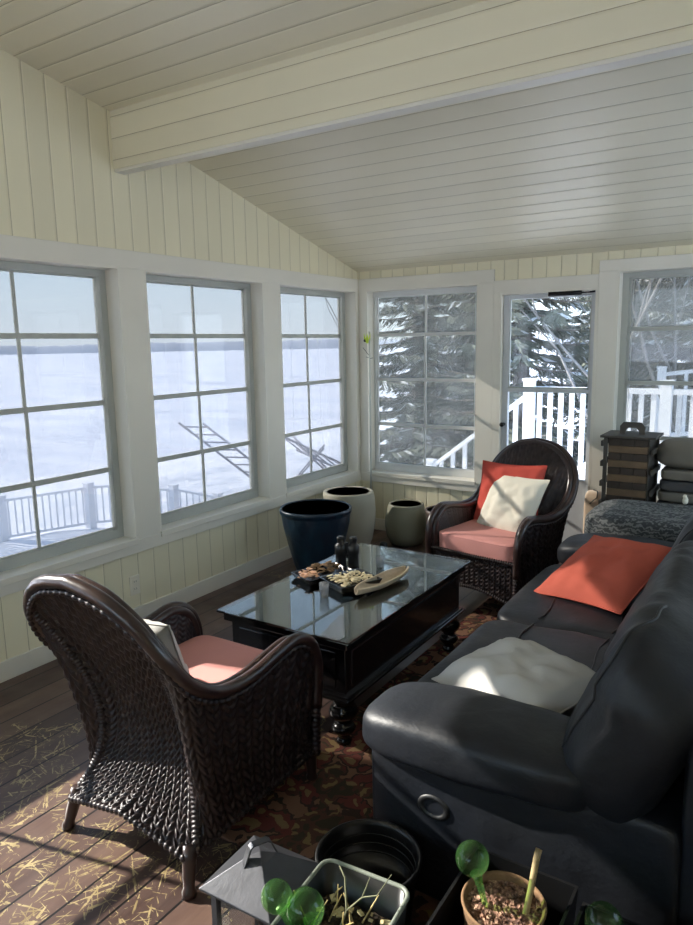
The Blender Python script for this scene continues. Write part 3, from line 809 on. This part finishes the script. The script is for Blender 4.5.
# back cushions
for i, (a, c) in enumerate(((SY0-.01, 2.70), (2.71, SY1-.06))):
    lean = Matrix.Rotation(radians(23), 4, 'Y')
    def bcr(p):
        f = max(0, 1-abs(p.z-.02)/.06); p.x += .03*f*(1 if p.x < 0 else 0)
        # gathered folds running down from the top
        p.x += .007*sin(p.y*46+3*noise.noise(p*4))*max(0, min(1, (p.z+.05)/.2))*(1 if p.x < 0 else .3)
        return p
    m = puff(2.88, (a+c)/2, .65, .28, (c-a)+.02, .56, .46, 110, 60, .016, 5, seed=i*7+2, m=lean, crease=bcr)
    edge = [Vector(m.v[69*60+j]) for j in range(9, 54)]
    bc = P(m, 'back_cushion', smooth=True)
    sm_ = MB().tube(edge, .0045, 8); sm_.v = [tuple(Vector(v)-Vector(sf.location)) for v in sm_.v]; sm_.build('seam', M['seam'], bc, True)
    m = puff(2.80, (a+c)/2, .49, .18, (c-a)-.02, .16, .5, 72, 36, .012, 6, seed=i*7+5); P(m, 'lumbar_roll', smooth=True)
m = puff(3.07, (SY0+SY1)/2, .45, .14, (SY1-SY0)-.04, .80, .18, 64, 30, .004, 3, seed=4); P(m, 'sofa_back', smooth=True)
# recliner pull cup on the near side
lv = MB().lathe([(.020, .006), (.024, -.001), (.030, -.003), (.036, .0), (.038, .006), (.030, .010)], (0, 0, 0), 28, Matrix.Rotation(-pi/2, 4, 'X'))
lv.v = [(v[0]*1.35+2.40, v[1]+SY0-.002, v[2]+.335) for v in lv.v]; P(lv, 'recliner_handle', M['seam'], smooth=True)
pillow('throw_pillow', .43, .36, .19, M['grey_f'], (2.49, 2.02, .54), (radians(6), radians(-2), radians(-24)),
       'pale grey throw pillow lying on the near end of the black sofa', seed=14)
pillow('throw_pillow', .44, .52, .14, M['coral2'], (2.49, 3.17, .572), (radians(20), radians(-4), radians(-20)),
       'coral orange throw pillow at the far end of the black sofa', seed=21)

# ------------------------------------------------------------------ behind the sofa
ot = empty('leaf_print_ottoman', (2.57, 4.12, 0), 0, 'low seat with grey leaf-print cushion beyond the far sofa arm', 'ottoman')
MB().box(-.30, -.24, .02, .32, .26, .50).build('ottoman_base', M['cush_dark'], ot, bevel=.02)
m = puff(0, 0, .575, .74, .56, .17, .35, 64, 34, .010, 5, seed=8); m.build('seat_pad', M['leafprint'], ot, True)
TWX, TWY = 2.28, 4.74
tw = empty('block_game_crate', (TWX, TWY, 0), 0, 'tall dark crate of stacked game blocks with a handled lid, right of the door', 'crate')
m = MB()
m.box(-.12, -.12, 0, .12, .12, .055); m.build('crate_floor', M['cratew'], tw)
MB().box(.121, -.118, .055, .127, .118, .985).build('crate_side', M['cratew'], tw)
MB().box(-.118, .121, .055, .118, .127, .985).build('crate_back', M['cratew'], tw)
n_ = 20
for i in range(n_):
    z = .057+i*.0462
    for j in range(3):
        if i % 2 == 0: MB().box(-.118, -.118+j*.079, z, .118, -.118+j*.079+.077, z+.0445).build('game_block', M['slat2'], tw, bevel=.002)
        else: MB().box(-.118+j*.079, -.118, z, -.118+j*.079+.077, .118, z+.0445).build('game_block', M['slat'], tw, bevel=.002)
for sx, sy in ((-1, -1), (-1, 1), (1, 1)):
    MB().box(sx*.132-.011, sy*.132-.011, 0, sx*.132+.011, sy*.132+.011, .985).build('corner_post', M['cratew'], tw, bevel=.002)
m = MB(); m.box(-.165, -.15, .985, .165, .15, 1.0); m.build('crate_lid', M['cratew'], tw, bevel=.002)
for z in (.93, .80, .67, .54): MB().box(-.160, -.145, z, -.144, .145, z+.035).build('side_slat', M['cratew'], tw, bevel=.002); MB().box(.1435, -.145, z-.04, .157, .145, z-.005).build('side_slat', M['cratew'], tw, bevel=.002)
m = MB(); hp = [(-.075, 1.0), (-.075, 1.05), (-.055, 1.075), (.055, 1.075), (.075, 1.05), (.075, 1.0), (.042, 1.0), (.040, 1.02), (.025, 1.04), (-.025, 1.04), (-.040, 1.02), (-.042, 1.0)]
m.prism(hp, 'y', -.011, .011); m.build('lid_handle', M['cratew'], tw)
# storage bench with folded chair pads
bench = empty('storage_bench', (2.78, 4.83, 0), 0, 'low dark storage bench against the back wall beneath the stacked pads', 'bench')
MB().box(-.30, -.20, .04, .36, .22, .50).build('bench_body', M['cush_dark'], bench, bevel=.01)
MB().box(-.31, -.21, .50, .37, .23, .52).build('bench_lid', M['cush_dark'], bench, bevel=.006)
for i in range(4):
    m = puff(0, 0, 0, .46-.01*i, .36, .068, .3, 44, 20, .004, 5, seed=i)
    o = m.build('seat_pad', M['cush_dark' if i % 2 == 0 else 'cush_grey'], None, True, loc=(2.68, 4.83, .556+.069*i))
    tag(o, ['bottom charcoal seat pad of the stack beside the block crate', 'taupe seat pad, second from the bottom of the stack by the crate',
            'charcoal seat pad, third up in the stack by the crate', 'topmost flat taupe pad, under the rolled pad'][i], 'cushion', 'seat pads stacked by the crate')
m = puff(0, 0, 0, .46, .34, .18, .6, 50, 26, .006, 5, seed=11)
tag(m.build('rolled_pad', M['cush_grey'], None, True, loc=(2.655, 4.83, .885)), 'thick rolled taupe pad on top of the pad stack by the window', 'cushion')
r = empty('beige_bag', (2.03, 4.86, 0), 0, 'beige canvas bag with black cord standing left of the block crate', 'bag')
puff(0, 0, .30, .11, .13, .56, .35, 36, 26, .006, 6).build('bag_body', M['beige_f'], r, True)
MB().tube([(-.01, -.066, .50), (.015, -.07, .53), (.035, -.067, .545), (.03, -.03, .585), (0, -.02, .59)], .004, 6).build('cord', M['blackpl'], r, True)
r = empty('white_figurine', (2.66, 4.33, .655), 0, 'tiny white ornament on the grey leaf-print seat at the right edge', 'figurine')
puff(0, 0, .028, .03, .05, .045, .9, 20, 14, .001).build('figurine_body', M['plate'], r, True)
puff(0, -.028, .058, .022, .026, .024, .9, 16, 10, .0).build('figurine_head', M['plate'], r, True)

# ------------------------------------------------------------------ foreground planters and lantern
LX, LY, LZ = 2.155, 1.14, .335
ln = empty('metal_lantern', (LX, LY, 0), radians(2), 'grey metal lantern with pyramid roof on the floor at the bottom edge', 'lantern')
e = .105
m = MB(); a = .028
vs = [(-e, -e, LZ), (e, -e, LZ), (e, e, LZ), (-e, e, LZ), (-a, -a, LZ+.055), (a, -a, LZ+.055), (a, a, LZ+.055), (-a, a, LZ+.055)]
vs += [(-e, -e, LZ-.006), (e, -e, LZ-.006), (e, e, LZ-.006), (-e, e, LZ-.006), (0, 0, LZ+.068)]
m.add(vs, [(0, 1, 5, 4), (1, 2, 6, 5), (2, 3, 7, 6), (3, 0, 4, 7), (4, 5, 12), (5, 6, 12), (6, 7, 12), (7, 4, 12), (8, 9, 1, 0), (9, 10, 2, 1), (10, 11, 3, 2), (11, 8, 0, 3), (11, 10, 9, 8)])
m.build('lantern_roof', M['lantern'], ln, bevel=.0015)
m = MB(); strap = [(-.045, 0, LZ+.04), (-.026, 0, LZ+.086), (-.018, 0, LZ+.092), (.018, 0, LZ+.092), (.026, 0, LZ+.086), (.045, 0, LZ+.04)]
for p, q in zip(strap[:-1], strap[1:]):
    p, q = Vector(p), Vector(q); d = (q-p); nrm = Vector((-d.z, 0, d.x)).normalized()*.002
    vv = [p-nrm+Vector((0, -.009, 0)), p+nrm+Vector((0, -.009, 0)), p+nrm+Vector((0, .009, 0)), p-nrm+Vector((0, .009, 0))]
    ww = [v+d for v in vv]
    m.add(vv+ww, [(3, 2, 1, 0), (4, 5, 6, 7), (0, 1, 5, 4), (1, 2, 6, 5), (2, 3, 7, 6), (3, 0, 4, 7)])
h_ = m.build('lantern_handle', M['lantern'], ln); h_.rotation_euler = (0, 0, radians(60))
for sx in (-1, 1):
    for sy in (-1, 1): MB().box(sx*.078-.008, sy*.078-.008, .03, sx*.078+.008, sy*.078+.008, LZ-.005).build('lantern_post', M['lantern'], ln)
m = MB(); m.box(-.092, -.092, 0, .092, .092, .03); m.build('lantern_base', M['lantern'], ln, bevel=.003)
for q in range(4):
    mm = Matrix.Rotation(q*pi/2, 4, 'Z'); MB().rbox(-.07, -.079, .03, .07, -.077, LZ-.006, mm).build('lantern_pane', M['clear'], ln)
MB().lathe([(0, .03), (.035, .03), (.035, .13), (0, .132)], (0, 0, 0), 24).build('candle', M['plate'], ln, True)

bp = empty('nursery_pot', (2.285, 1.425, 0), 0, 'round black plastic nursery pot between lantern and sofa', 'planter')
pr = [(0, .0), (.105, 0), (.108, .005), (.128, .20), (.132, .205), (.134, .235), (.142, .238), (.143, .252), (.136, .254), (.130, .24), (.126, .20), (.119, .135), (.117, .135), (.114, .09), (.105, .05), (0, .05)]
MB().lathe(pr, (0, 0, 0), 64).build('pot_wall', M['blackpl'], bp, True)
MB().lathe([(0, .05), (.07, .052), (.104, .05)], (0, 0, .001), 32).build('pot_soil', M['soil_d'], bp, True)
for z_, r_ in ((.165, .122), (.19, .1245), (.215, .128)):
    MB().tube([(r_*cos(2*pi*q/48), r_*sin(2*pi*q/48), z_) for q in range(48)], .0025, 6, closed=True).build('inner_ridge', M['blackpl'], bp, True)

# oblong planter with grey rim
pl = empty('oblong_planter', (2.392, 1.065, 0), radians(4), 'oblong planter with rounded grey rim, straw and twigs inside', 'planter')
w_, l_, zr = .115, .205, .345
def rrect(a, b_, r_, z, n=6):
    out = []
    for (cx, cy, a0) in ((a-r_, b_-r_, 0), (-a+r_, b_-r_, 90), (-a+r_, -b_+r_, 180), (a-r_, -b_+r_, 270)):
        for q in range(n+1): t = radians(a0+90*q/n); out.append(Vector((cx+r_*cos(t), cy+r_*sin(t), z)))
    return out
MB().tube(rrect(w_, l_, .03, zr), .0055, 10, closed=True).build('planter_rim', M['rimgrey'], pl, True)
m = MB(); loops = [rrect(w_*.8, l_*.85, .02, 0), rrect(w_, l_, .03, zr), rrect(w_-.006, l_-.006, .028, zr), rrect(w_*.85, l_*.88, .022, .25)]
nn = len(loops[0]); vs = [v for L_ in loops for v in L_]; fs = [tuple(range(nn-1, -1, -1))]
for i in range(3):
    for q in range(nn): fs.append((i*nn+q, i*nn+(q+1) % nn, (i+1)*nn+(q+1) % nn, (i+1)*nn+q))
m.add(vs, fs); m.build('planter_wall', M['blackpl'], pl, True)
m = MB(); m.grid(lambda u, v: Vector(((u-.5)*2*w_*.85, (v-.5)*2*l_*.88, .27+.012*noise.noise(Vector((u*7, v*11, 3))))), 24, 36); m.build('planter_soil', M['soil_d'], pl, True)
rnd = random.Random(4)
m = MB()
for i in range(70):
    x, y = rnd.uniform(-.08, .08), rnd.uniform(-.16, .165); s = rnd.uniform(.004, .010); q = Matrix.Rotation(rnd.random()*6, 4, 'Z') @ Matrix.Rotation(rnd.uniform(-.4, .4), 4, 'X')
    m.rbox(-s, -s*.6, -s*.25, s, s*.6, s*.25, Matrix.Translation((x, y, .287+rnd.random()*.008)) @ q)
c_ = m.build('wood_chips', M['chip'], pl); c_['kind'] = 'stuff'
m = MB()
for i in range(11):
    x, y = rnd.uniform(-.09, .03), rnd.uniform(0, .16); dx, dy = rnd.uniform(-.05, .05), rnd.uniform(-.03, .03)
    m.tube([(x, y, .27), (x+dx*.5, y+dy*.5, .31), (x+dx, y+dy, .33+rnd.random()*.03)], [.0022, .002, .0012], 5)
c_ = m.build('straw_stubble', M['straw'], pl, True); c_['kind'] = 'stuff'
m = MB(); m.tube([(-.01, .05, .27), (.0, .10, .33), (-.02, .13, .385), (-.04, .14, .40)], [.003, .0026, .002, .001], 6)
m.tube([(.0, .10, .33), (.03, .12, .36), (.065, .125, .375), (.09, .15, .42)], [.0024, .002, .0016, .001], 6)
m.tube([(.03, .12, .36), (.04, .14, .40)], [.0018, .001], 6)
m.build('twig', M['twig'], pl, True)

def globe(x, y, z, r_, tip, label):
    g_ = empty('watering_globe', (x, y, z), 0, label, 'watering globe', 'green glass watering globes')
    MB().lathe([(0, -r_*1.0)]+[(r_*sin(t*pi/18), -r_*cos(t*pi/18)) for t in range(1, 18)]+[(0, r_)], (0, 0, 0), 32).build('glass_bulb', M['globe'], g_, True)
    a = Vector((0, 0, -r_*.9)); b_ = Vector(tip)-Vector((x, y, z)); a = b_.normalized()*r_*.9
    pts = [a.lerp(b_, q/6) for q in range(7)]
    MB().tube(pts, [r_*.38, r_*.26, r_*.22, r_*.2, r_*.18, r_*.17, r_*.12], 12).build('stem', M['globe'], g_, True)
globe(2.293, 1.03, .425, .034, (2.33, 1.06, .285), 'green glass watering globe, left of the touching pair by the lantern')
globe(2.366, 1.035, .425, .041, (2.37, 1.09, .285), 'green glass watering globe, right of the touching pair by the lantern')
globe(2.613, 1.345, .435, .038, (2.650, 1.345, .318), 'green glass watering globe stuck in the fibre pot of soil')
globe(2.905, 1.34, .415, .038, (2.915, 1.36, .30), 'green glass watering globe at the bottom edge, right of the others')

# square black boxes holding pots
for (x0, x1, y0, y1, lab) in ((2.56, 2.815, 1.20, 1.50, 'black square plastic box holding the fibre pot'), (2.835, 3.09, 1.18, 1.46, 'black square plastic box at the bottom right, beside the other box')):
    m = MB(); h = .34; t_ = .004; cx, cy = (x0+x1)/2, (y0+y1)/2
    vo = [(x0+.02, y0+.02, 0), (x1-.02, y0+.02, 0), (x1-.02, y1-.02, 0), (x0+.02, y1-.02, 0), (x0, y0, h), (x1, y0, h), (x1, y1, h), (x0, y1, h)]
    vi = [(x0+.026, y0+.026, .01), (x1-.026, y0+.026, .01), (x1-.026, y1-.026, .01), (x0+.026, y1-.026, .01), (x0+.007, y0+.007, h), (x1-.007, y0+.007, h), (x1-.007, y1-.007, h), (x0+.007, y1-.007, h)]
    m.add(vo+vi, [(3, 2, 1, 0)]+[(i, (i+1) % 4, (i+1) % 4+4, i+4) for i in range(4)]+[(8, 9, 10, 11)]+[(8+(i+1) % 4, 8+i, 12+i, 12+(i+1) % 4) for i in range(4)]+[(4+i, 4+(i+1) % 4, 12+(i+1) % 4, 12+i) for i in range(4)])
    tag(m.build('square_planter', M['blackpl'], None), lab, 'planter', 'square black boxes')
fp = empty('fibre_pot', (2.682, 1.365, .011), 0, 'round brown fibre pot of dry soil with a bamboo stake', 'planter')
MB().lathe([(0, 0), (.07, 0), (.092, .32), (.096, .328), (.092, .332), (.086, .325), (.082, .29), (0, .29)], (0, 0, 0), 48).build('pot_wall', M['fiber'], fp, True)
m = MB(); m.grid(lambda u, v: Vector((.086*v*cos(2*pi*u), .086*v*sin(2*pi*u), .312+.006*noise.noise(Vector((cos(2*pi*u)*v*5, sin(2*pi*u)*v*5, 1)))+.004*(1-v))), 48, 14, closeu=True)
m.build('pot_soil', M['soil'], fp, True)
rnd = random.Random(9); m = MB()
for i in range(120):
    a = rnd.random()*6.28; rr = .08*sqrt(rnd.random()); s = rnd.uniform(.002, .0055)
    m.rbox(-s, -s, -s*.6, s, s, s*.6, Matrix.Translation((rr*cos(a), rr*sin(a), .318)) @ Matrix.Rotation(rnd.random()*3, 4, 'Z') @ Matrix.Rotation(rnd.random(), 4, 'X'))
c_ = m.build('soil_crumbs', M['soil'], fp); c_['kind'] = 'stuff'
st = MB(); st.tube([(2.730, 1.358, .30), (2.7335, 1.40, .37), (2.735, 1.432, .43), (2.7365, 1.442, .445)], [.0075, .0075, .0078, .0078], 12)
tag(st.build('bamboo_stake', M['bamboo'], None, True), 'short thick bamboo stake leaning in the fibre pot', 'stake')

# ------------------------------------------------------------------ outside
def terrain(x, y):
    z = -2.35+.10*noise.noise(Vector((x*.5, y*.5, 0)))+.08*noise.noise(Vector((x*1.6, y*1.6, 4)))
    if x < -13: z -= min(2.0, (-13-x)*.13)
    return z
m = MB(); m.grid(lambda u, v: Vector((-48+u*78, -25+v*75, terrain(-48+u*78, -25+v*75))), 220, 220)
tag(m.build('ground_snow', M['snow'], None, True), kind='structure')
m = MB(); m.grid(lambda u, v: Vector((-2600+u*2640, -900+v*3400, -3.6)), 2, 2); tag(m.build('lake_ice_ground', M['ice'], None), kind='structure')
# far shore: a low wooded ridge
rnd = random.Random(2); m = MB()
def shore(u, v):
    a = radians(-30+u*150); R_ = 900; x, y = -R_*cos(a), R_*sin(a)
    h = 11+4*noise.noise(Vector((u*22, 1, 0)))+2.5*noise.noise(Vector((u*260, 7, 0)))
    k_ = (v, 1-v)[0]
    return Vector((x*(1+.05*v), y*(1+.05*v), -3.6+h*sin(pi*min(1, v*1.2)/1.2*.8)))
m.grid(shore, 400, 6); tag(m.build('far_shore_hills', M['shore'], None, True), kind='structure')

def railing(name, pts, h, zb, spacing, label, postw=.10, bal=.035, posts=None, drop=.08, group=None, toprail=.045):
    """pts: [(x,y,ztop)...] polyline of the top rail; height h below it; posts at the polyline's vertices (unless posts given)"""
    r = empty(name, (pts[0][0], pts[0][1], 0), 0, label, 'railing', group)
    o0 = Vector((pts[0][0], pts[0][1], 0)); cnt = 0
    for i, (p, q) in enumerate(zip(pts[:-1], pts[1:])):
        p, q = Vector(p)-o0, Vector(q)-o0; d = q-p; L_ = Vector((d.x, d.y, 0)).length; ang = atan2(d.y, d.x)
        nrm = Vector((-sin(ang), cos(ang), 0))*toprail
        for (zo, th, nm) in ((0, .05, 'top_rail'), (-h+drop, .05, 'bottom_rail')):
            a_, b_ = p+Vector((0, 0, zo)), q+Vector((0, 0, zo)); up = Vector((0, 0, -th))
            vs = [a_-nrm, a_+nrm, b_+nrm, b_-nrm]; vs += [v+up for v in vs]
            MB().add(vs, [(0, 3, 2, 1), (4, 5, 6, 7), (0, 1, 5, 4), (1, 2, 6, 5), (2, 3, 7, 6), (3, 0, 4, 7)]).build(nm, M['railp'], r)
        n = max(1, int(L_/spacing))
        for j in range(1, n):
            c = p.lerp(q, j/n); s = bal/2; mm = Matrix.Translation(c) @ Matrix.Rotation(ang, 4, 'Z')
            MB().rbox(-s, -s, -h+drop, s, s, -.03, mm).build('baluster', M['railp'], r); cnt += 1
    for p in (posts or pts):
        c = Vector(p)-o0; s = postw/2
        MB().box(c.x-s, c.y-s, c.z-h-.3, c.x+s, c.y+s, c.z+.06).box(c.x-s-.012, c.y-s-.012, c.z+.06, c.x+s+.012, c.y+s+.012, c.z+.085).build('railing_post', M['railp'], r)
    return r
railing('deck_railing', [(.79, 7.2, 1.13), (2.11, 7.2, 1.13), (3.6, 7.2, 1.13)], .95, 0, .108, 'white deck railing straight across behind the glass door', bal=.042)
railing('stair_railing', [(.79, 7.2, 1.08), (-.36, 7.2, .19), (-1.6, 7.2, -.75)], .95, 0, .14, 'white stair railing sloping down past the corner window', bal=.04, posts=[(-.36, 7.2, .19), (-1.6, 7.2, -.75)])
railing('deck_railing', [(1.6, 10.2, 1.15), (4.6, 10.0, 1.55)], .9, 0, .3, 'farther white railing rising to the right beyond the deck, right-hand window', bal=.04)
railing('garden_fence', [(-11.7, 6.2, -1.50), (-10.67, 8.04, -1.47), (-9.72, 9.5, -1.36), (-9.2, 10.15, -1.36)], .86, 0, .125, 'white picket railing in the snow seen through the leftmost window', bal=.035, postw=.16)
railing('garden_fence', [(-9.2, 10.3, -1.50), (-8.57, 10.88, -1.54), (-7.9, 11.6, -1.8)], .8, 0, .13, 'white picket railing in the snow seen through the middle window', bal=.035, postw=.16)
m = MB(); m.box(.55, D+.16, -.25, 4.9, 7.3, -.05)
m.build('deck_floor', M['siding'])['kind'] = 'structure'
def dsnow(u, v):
    x, y = .58+u*4.3, D+.2+v*2.1
    z = .10+.10*noise.noise(Vector((x*1.1, y*1.3, 5)))+.34*max(0, min(1, (x-.95)/.55))*(.35+.65*max(0, min(1, (v-.15)/.4)))
    e_ = min(u, 1-u, v, 1-v)*16
    return Vector((x, y, -.05+(z+.05)*min(1, e_)))
m = MB(); m.grid(dsnow, 60, 40); tag(m.build('snow_bank', M['snow'], None, True), 'deep bank of snow lying on the deck outside the door', 'snow', kind='stuff')

def frame_ladder(name, a, b_, w, n, label, th=.022):
    r = empty(name, a, 0, label, 'dock frame', 'metal dock frames in the snow'); a = Vector(a); b_ = Vector(b_)-a; side = Vector(w)
    for o_ in (Vector((0, 0, 0)), side): MB().tube([o_, o_+b_], th, 8).build('rail', M['alu'], r, True)
    for i in range(n):
        c = b_*((i+.5)/n); MB().tube([c, c+side], th*.7, 6).build('rung', M['alu'], r, True)
    return r
frame_ladder('dock_frame', (-6.25, 8.95, .25), (-5.20, 10.1, -1.10), (.35, .25, -.02), 9, 'grey metal dock ladder frame leaning outside the middle window')
frame_ladder('dock_frame', (-4.95, 10.1, .0), (-3.7, 11.2, -.85), (.4, .1, -.30), 7, 'upper grey metal dock frame crossing outside the third window')
frame_ladder('dock_frame', (-4.85, 10.6, -.25), (-3.9, 10.9, -1.15), (-.30, .2, .15), 6, 'lower grey metal dock frame crossing outside the third window', .018)
frame_ladder('dock_frame', (-4.9, 10.0, -1.3), (-4.2, 10.6, -.3), (.15, -.2, .1), 3, 'short metal dock leg propping the frames outside the third window', .015)

def spruce(x, y, h, R_, seed, label, snowy=.2):
    rnd = random.Random(seed); zb = terrain(x, y)-.1
    r = empty('spruce_tree', (x, y, zb), 0, label, 'tree', 'spruce trees beyond the deck')
    MB().tube([(0, 0, 0), (.03, 0, h*.5), (0, .02, h)], [.17, .11, .02], 10).build('trunk', M['bark'], r, True)
    green = MB(); br = MB(); white = MB()
    nl = int(h/.22)
    for i in range(nl):
        z = 1.0+(h-1.0)*i/nl; rad = R_*(1-(i/nl)**1.15)+.15
        for q in range(7):
            a = rnd.random()*6.283; L_ = rad*rnd.uniform(.65, 1.1); d = Vector((cos(a), sin(a), 0)); s = Vector((-sin(a), cos(a), 0))
            pts = [d*(L_*t)+Vector((0, 0, z-.42*L_*t*(1-.55*t)+.10*L_*t*t)) for t in (0, .35, .7, 1)]
            br.tube(pts, [.022, .016, .01, .004], 4, cap=False)
            nc = max(8, int(L_*24))
            for c in range(nc):
                t = .12+.88*(c+rnd.random())/nc; ii = min(2, int(t*3)); p = pts[0].lerp(pts[3], t); p.z = z-.42*L_*t*(1-.55*t)+.10*L_*t*t
                for sd in (-1, 1):
                    l2 = (.12+.26*(1-t))*rnd.uniform(.6, 1.3)*min(1, L_)
                    tip = p+(s*sd*l2+d*l2*.55)+Vector((0, 0, -.14*rnd.random()-.02))
                    wv = Vector((rnd.uniform(-.4, .4), rnd.uniform(-.4, .4), 1)).normalized()*rnd.uniform(.008, .018)
                    mid = p.lerp(tip, .5)+Vector((0, 0, rnd.uniform(-.02, .03)))
                    (white if rnd.random() < snowy else green).add([p, mid+wv, tip, mid-wv-Vector((0, 0, .02))], [(0, 1, 2), (0, 2, 3)])
                    if rnd.random() < .6:
                        t3 = mid+d*.1+Vector((rnd.uniform(-.06, .06), rnd.uniform(-.06, .06), -.12)); green.add([p, t3+wv*.5, t3-wv*.5], [(0, 1, 2)])
    br.build('branches', M['bark'], r); green.build('foliage', M['needle'], r)
    if snowy: white.build('snow_on_boughs', M['needle_snow'], r)
def at(u_dir, dist): return (3.161+u_dir[0]*dist, u_dir[1]*dist)
for (dx, dist, h, R_, sd, lab, sn) in [
    ((-.453, .888), 12.5, 9.5, 1.35, 1, 'snow-dusted spruce centred in the corner window', .12),
    ((-.387, .918), 15.5, 11, 1.7, 2, 'spruce filling the right part of the corner window', .10),
    ((-.325, .943), 10.6, 9.5, 1.7, 3, 'spruce whose boughs fill the left of the glass door', .06),
    ((-.20, .976), 17, 11, 2.0, 4, 'distant spruce between door and right-hand window', .08),
    ((-.165, .983), 13.5, 9, 1.8, 5, 'spruce behind the bare trunks in the right-hand window', .12),
    ((-.09, .995), 12, 9, 1.8, 6, 'spruce at the far right edge beyond the right-hand window', .12)]:
    x, y = at(dx, dist); spruce(x, y, h, R_, sd, lab, sn)

def bare_tree(x, y, h, seed, label, lean=.1, th=.07, depth=5):
    rnd = random.Random(seed); m = MB(); r = empty('bare_tree', (x, y, terrain(x, y)-.1), 0, label, 'tree', 'leafless trees outside')
    tw_ = MB()
    def grow(p, d, L_, rad, lv):
        pts = [p]; dd = d.copy(); n = 4
        for i in range(n):
            dd = (dd+Vector((rnd.uniform(-.14, .14), rnd.uniform(-.14, .14), rnd.uniform(-.02, .12)))).normalized(); pts.append(pts[-1]+dd*L_/n)
        rs = [rad*(1-.42*i/n) for i in range(n+1)]
        (m if lv < 2 else tw_).tube(pts, rs, 6 if lv < 2 else 4, cap=False)
        if lv >= depth: return
        k_ = rnd.choice((2, 3, 3)) if lv else 4
        for q in range(k_):
            i = rnd.choice((2, 3, 4)) if q else 4
            nd = (dd+Vector((rnd.uniform(-.8, .8), rnd.uniform(-.8, .8), rnd.uniform(-.1, .6)))).normalized()
            grow(pts[i], nd, L_*rnd.uniform(.62, .82), rs[i]*.68, lv+1)
    grow(Vector((0, 0, 0)), Vector((lean, 0, 1)).normalized(), h*.40, th, 0)
    m.build('trunk', M['bark2'], r, True); tw_.build('twigs', M['bark2'], r, True)
for (dx, dist, h, sd, lab, ln_, th) in [
    ((-.268, .963), 12.5, 8.0, 11, 'leafless tree with forked limbs in the right of the glass door', .03, .038),
    ((-.150, .988), 9.5, 8.5, 12, 'leafless leaning trunk in the middle of the right-hand window', -.12, .05),
    ((-.125, .992), 10.5, 9, 13, 'leafless dark trunk near the right edge of the right-hand window', .03, .055),
    ((-.525, .851), 17, 9.5, 14, 'leafless branching tree outside the third window', -.10, .032),
    ((-.30, .954), 14.5, 8.5, 15, 'farther leafless tree behind the spruce in the door', .05, .03)]:
    x, y = at(dx, dist); bare_tree(x, y, h, sd, lab, ln_, th)

# ------------------------------------------------------------------ light
az = Vector((1, .23, -.54)).normalized()
sun = bpy.data.lights.new('sun', 'SUN'); sun.energy = 7.8; sun.angle = radians(.6); sun.color = (1, .93, .82)
so = bpy.data.objects.new('sun', sun); COL.objects.link(so); so.rotation_euler = (-az).to_track_quat('Z', 'Y').to_euler()
w = bpy.data.worlds.new('World'); scn.world = w; w.use_nodes = True
nt = w.node_tree; bg = nt.nodes['Background']
tc = nt.nodes.new('ShaderNodeTexCoord'); sp = nt.nodes.new('ShaderNodeSeparateXYZ'); nt.links.new(tc.outputs['Generated'], sp.inputs[0])
cr = nt.nodes.new('ShaderNodeValToRGB'); nt.links.new(sp.outputs['Z'], cr.inputs['Fac'])
el = cr.color_ramp.elements; el[0].position = 0; el[0].color = (.80, .91, 1.0, 1); el[1].position = .8; el[1].color = (.38, .56, .88, 1)
e2 = el.new(.12); e2.color = (.66, .85, 1.0, 1); e3 = el.new(.35); e3.color = (.52, .72, .96, 1)
nt.links.new(cr.outputs[0], bg.inputs['Color']); bg.inputs['Strength'].default_value = 1.5
scn.view_settings.view_transform = 'Standard'; scn.view_settings.look = 'None'; scn.view_settings.exposure = 1.47; scn.view_settings.gamma = 1
scn.view_settings.use_curve_mapping = False

# ------------------------------------------------------------------ camera
cam = bpy.data.cameras.new('camera'); co = bpy.data.objects.new('camera', cam); COL.objects.link(co); scn.camera = co
y_, p_, r_ = .5752, .1675, -.0177
F = Vector((-sin(y_)*cos(p_), cos(y_)*cos(p_), -sin(p_))); Rv = F.cross(Vector((0, 0, 1))).normalized(); U = Rv.cross(F)
R2 = Rv*cos(r_)+U*sin(r_); U2 = -Rv*sin(r_)+U*cos(r_)
mt = Matrix((R2, U2, -F)).transposed().to_4x4(); mt.translation = Vector((3.1612, 0, 1.6)); co.matrix_world = mt
cam.sensor_fit = 'HORIZONTAL'; cam.sensor_width = 36; cam.lens = 699.64/693*36; cam.clip_start = .05; cam.clip_end = 6000
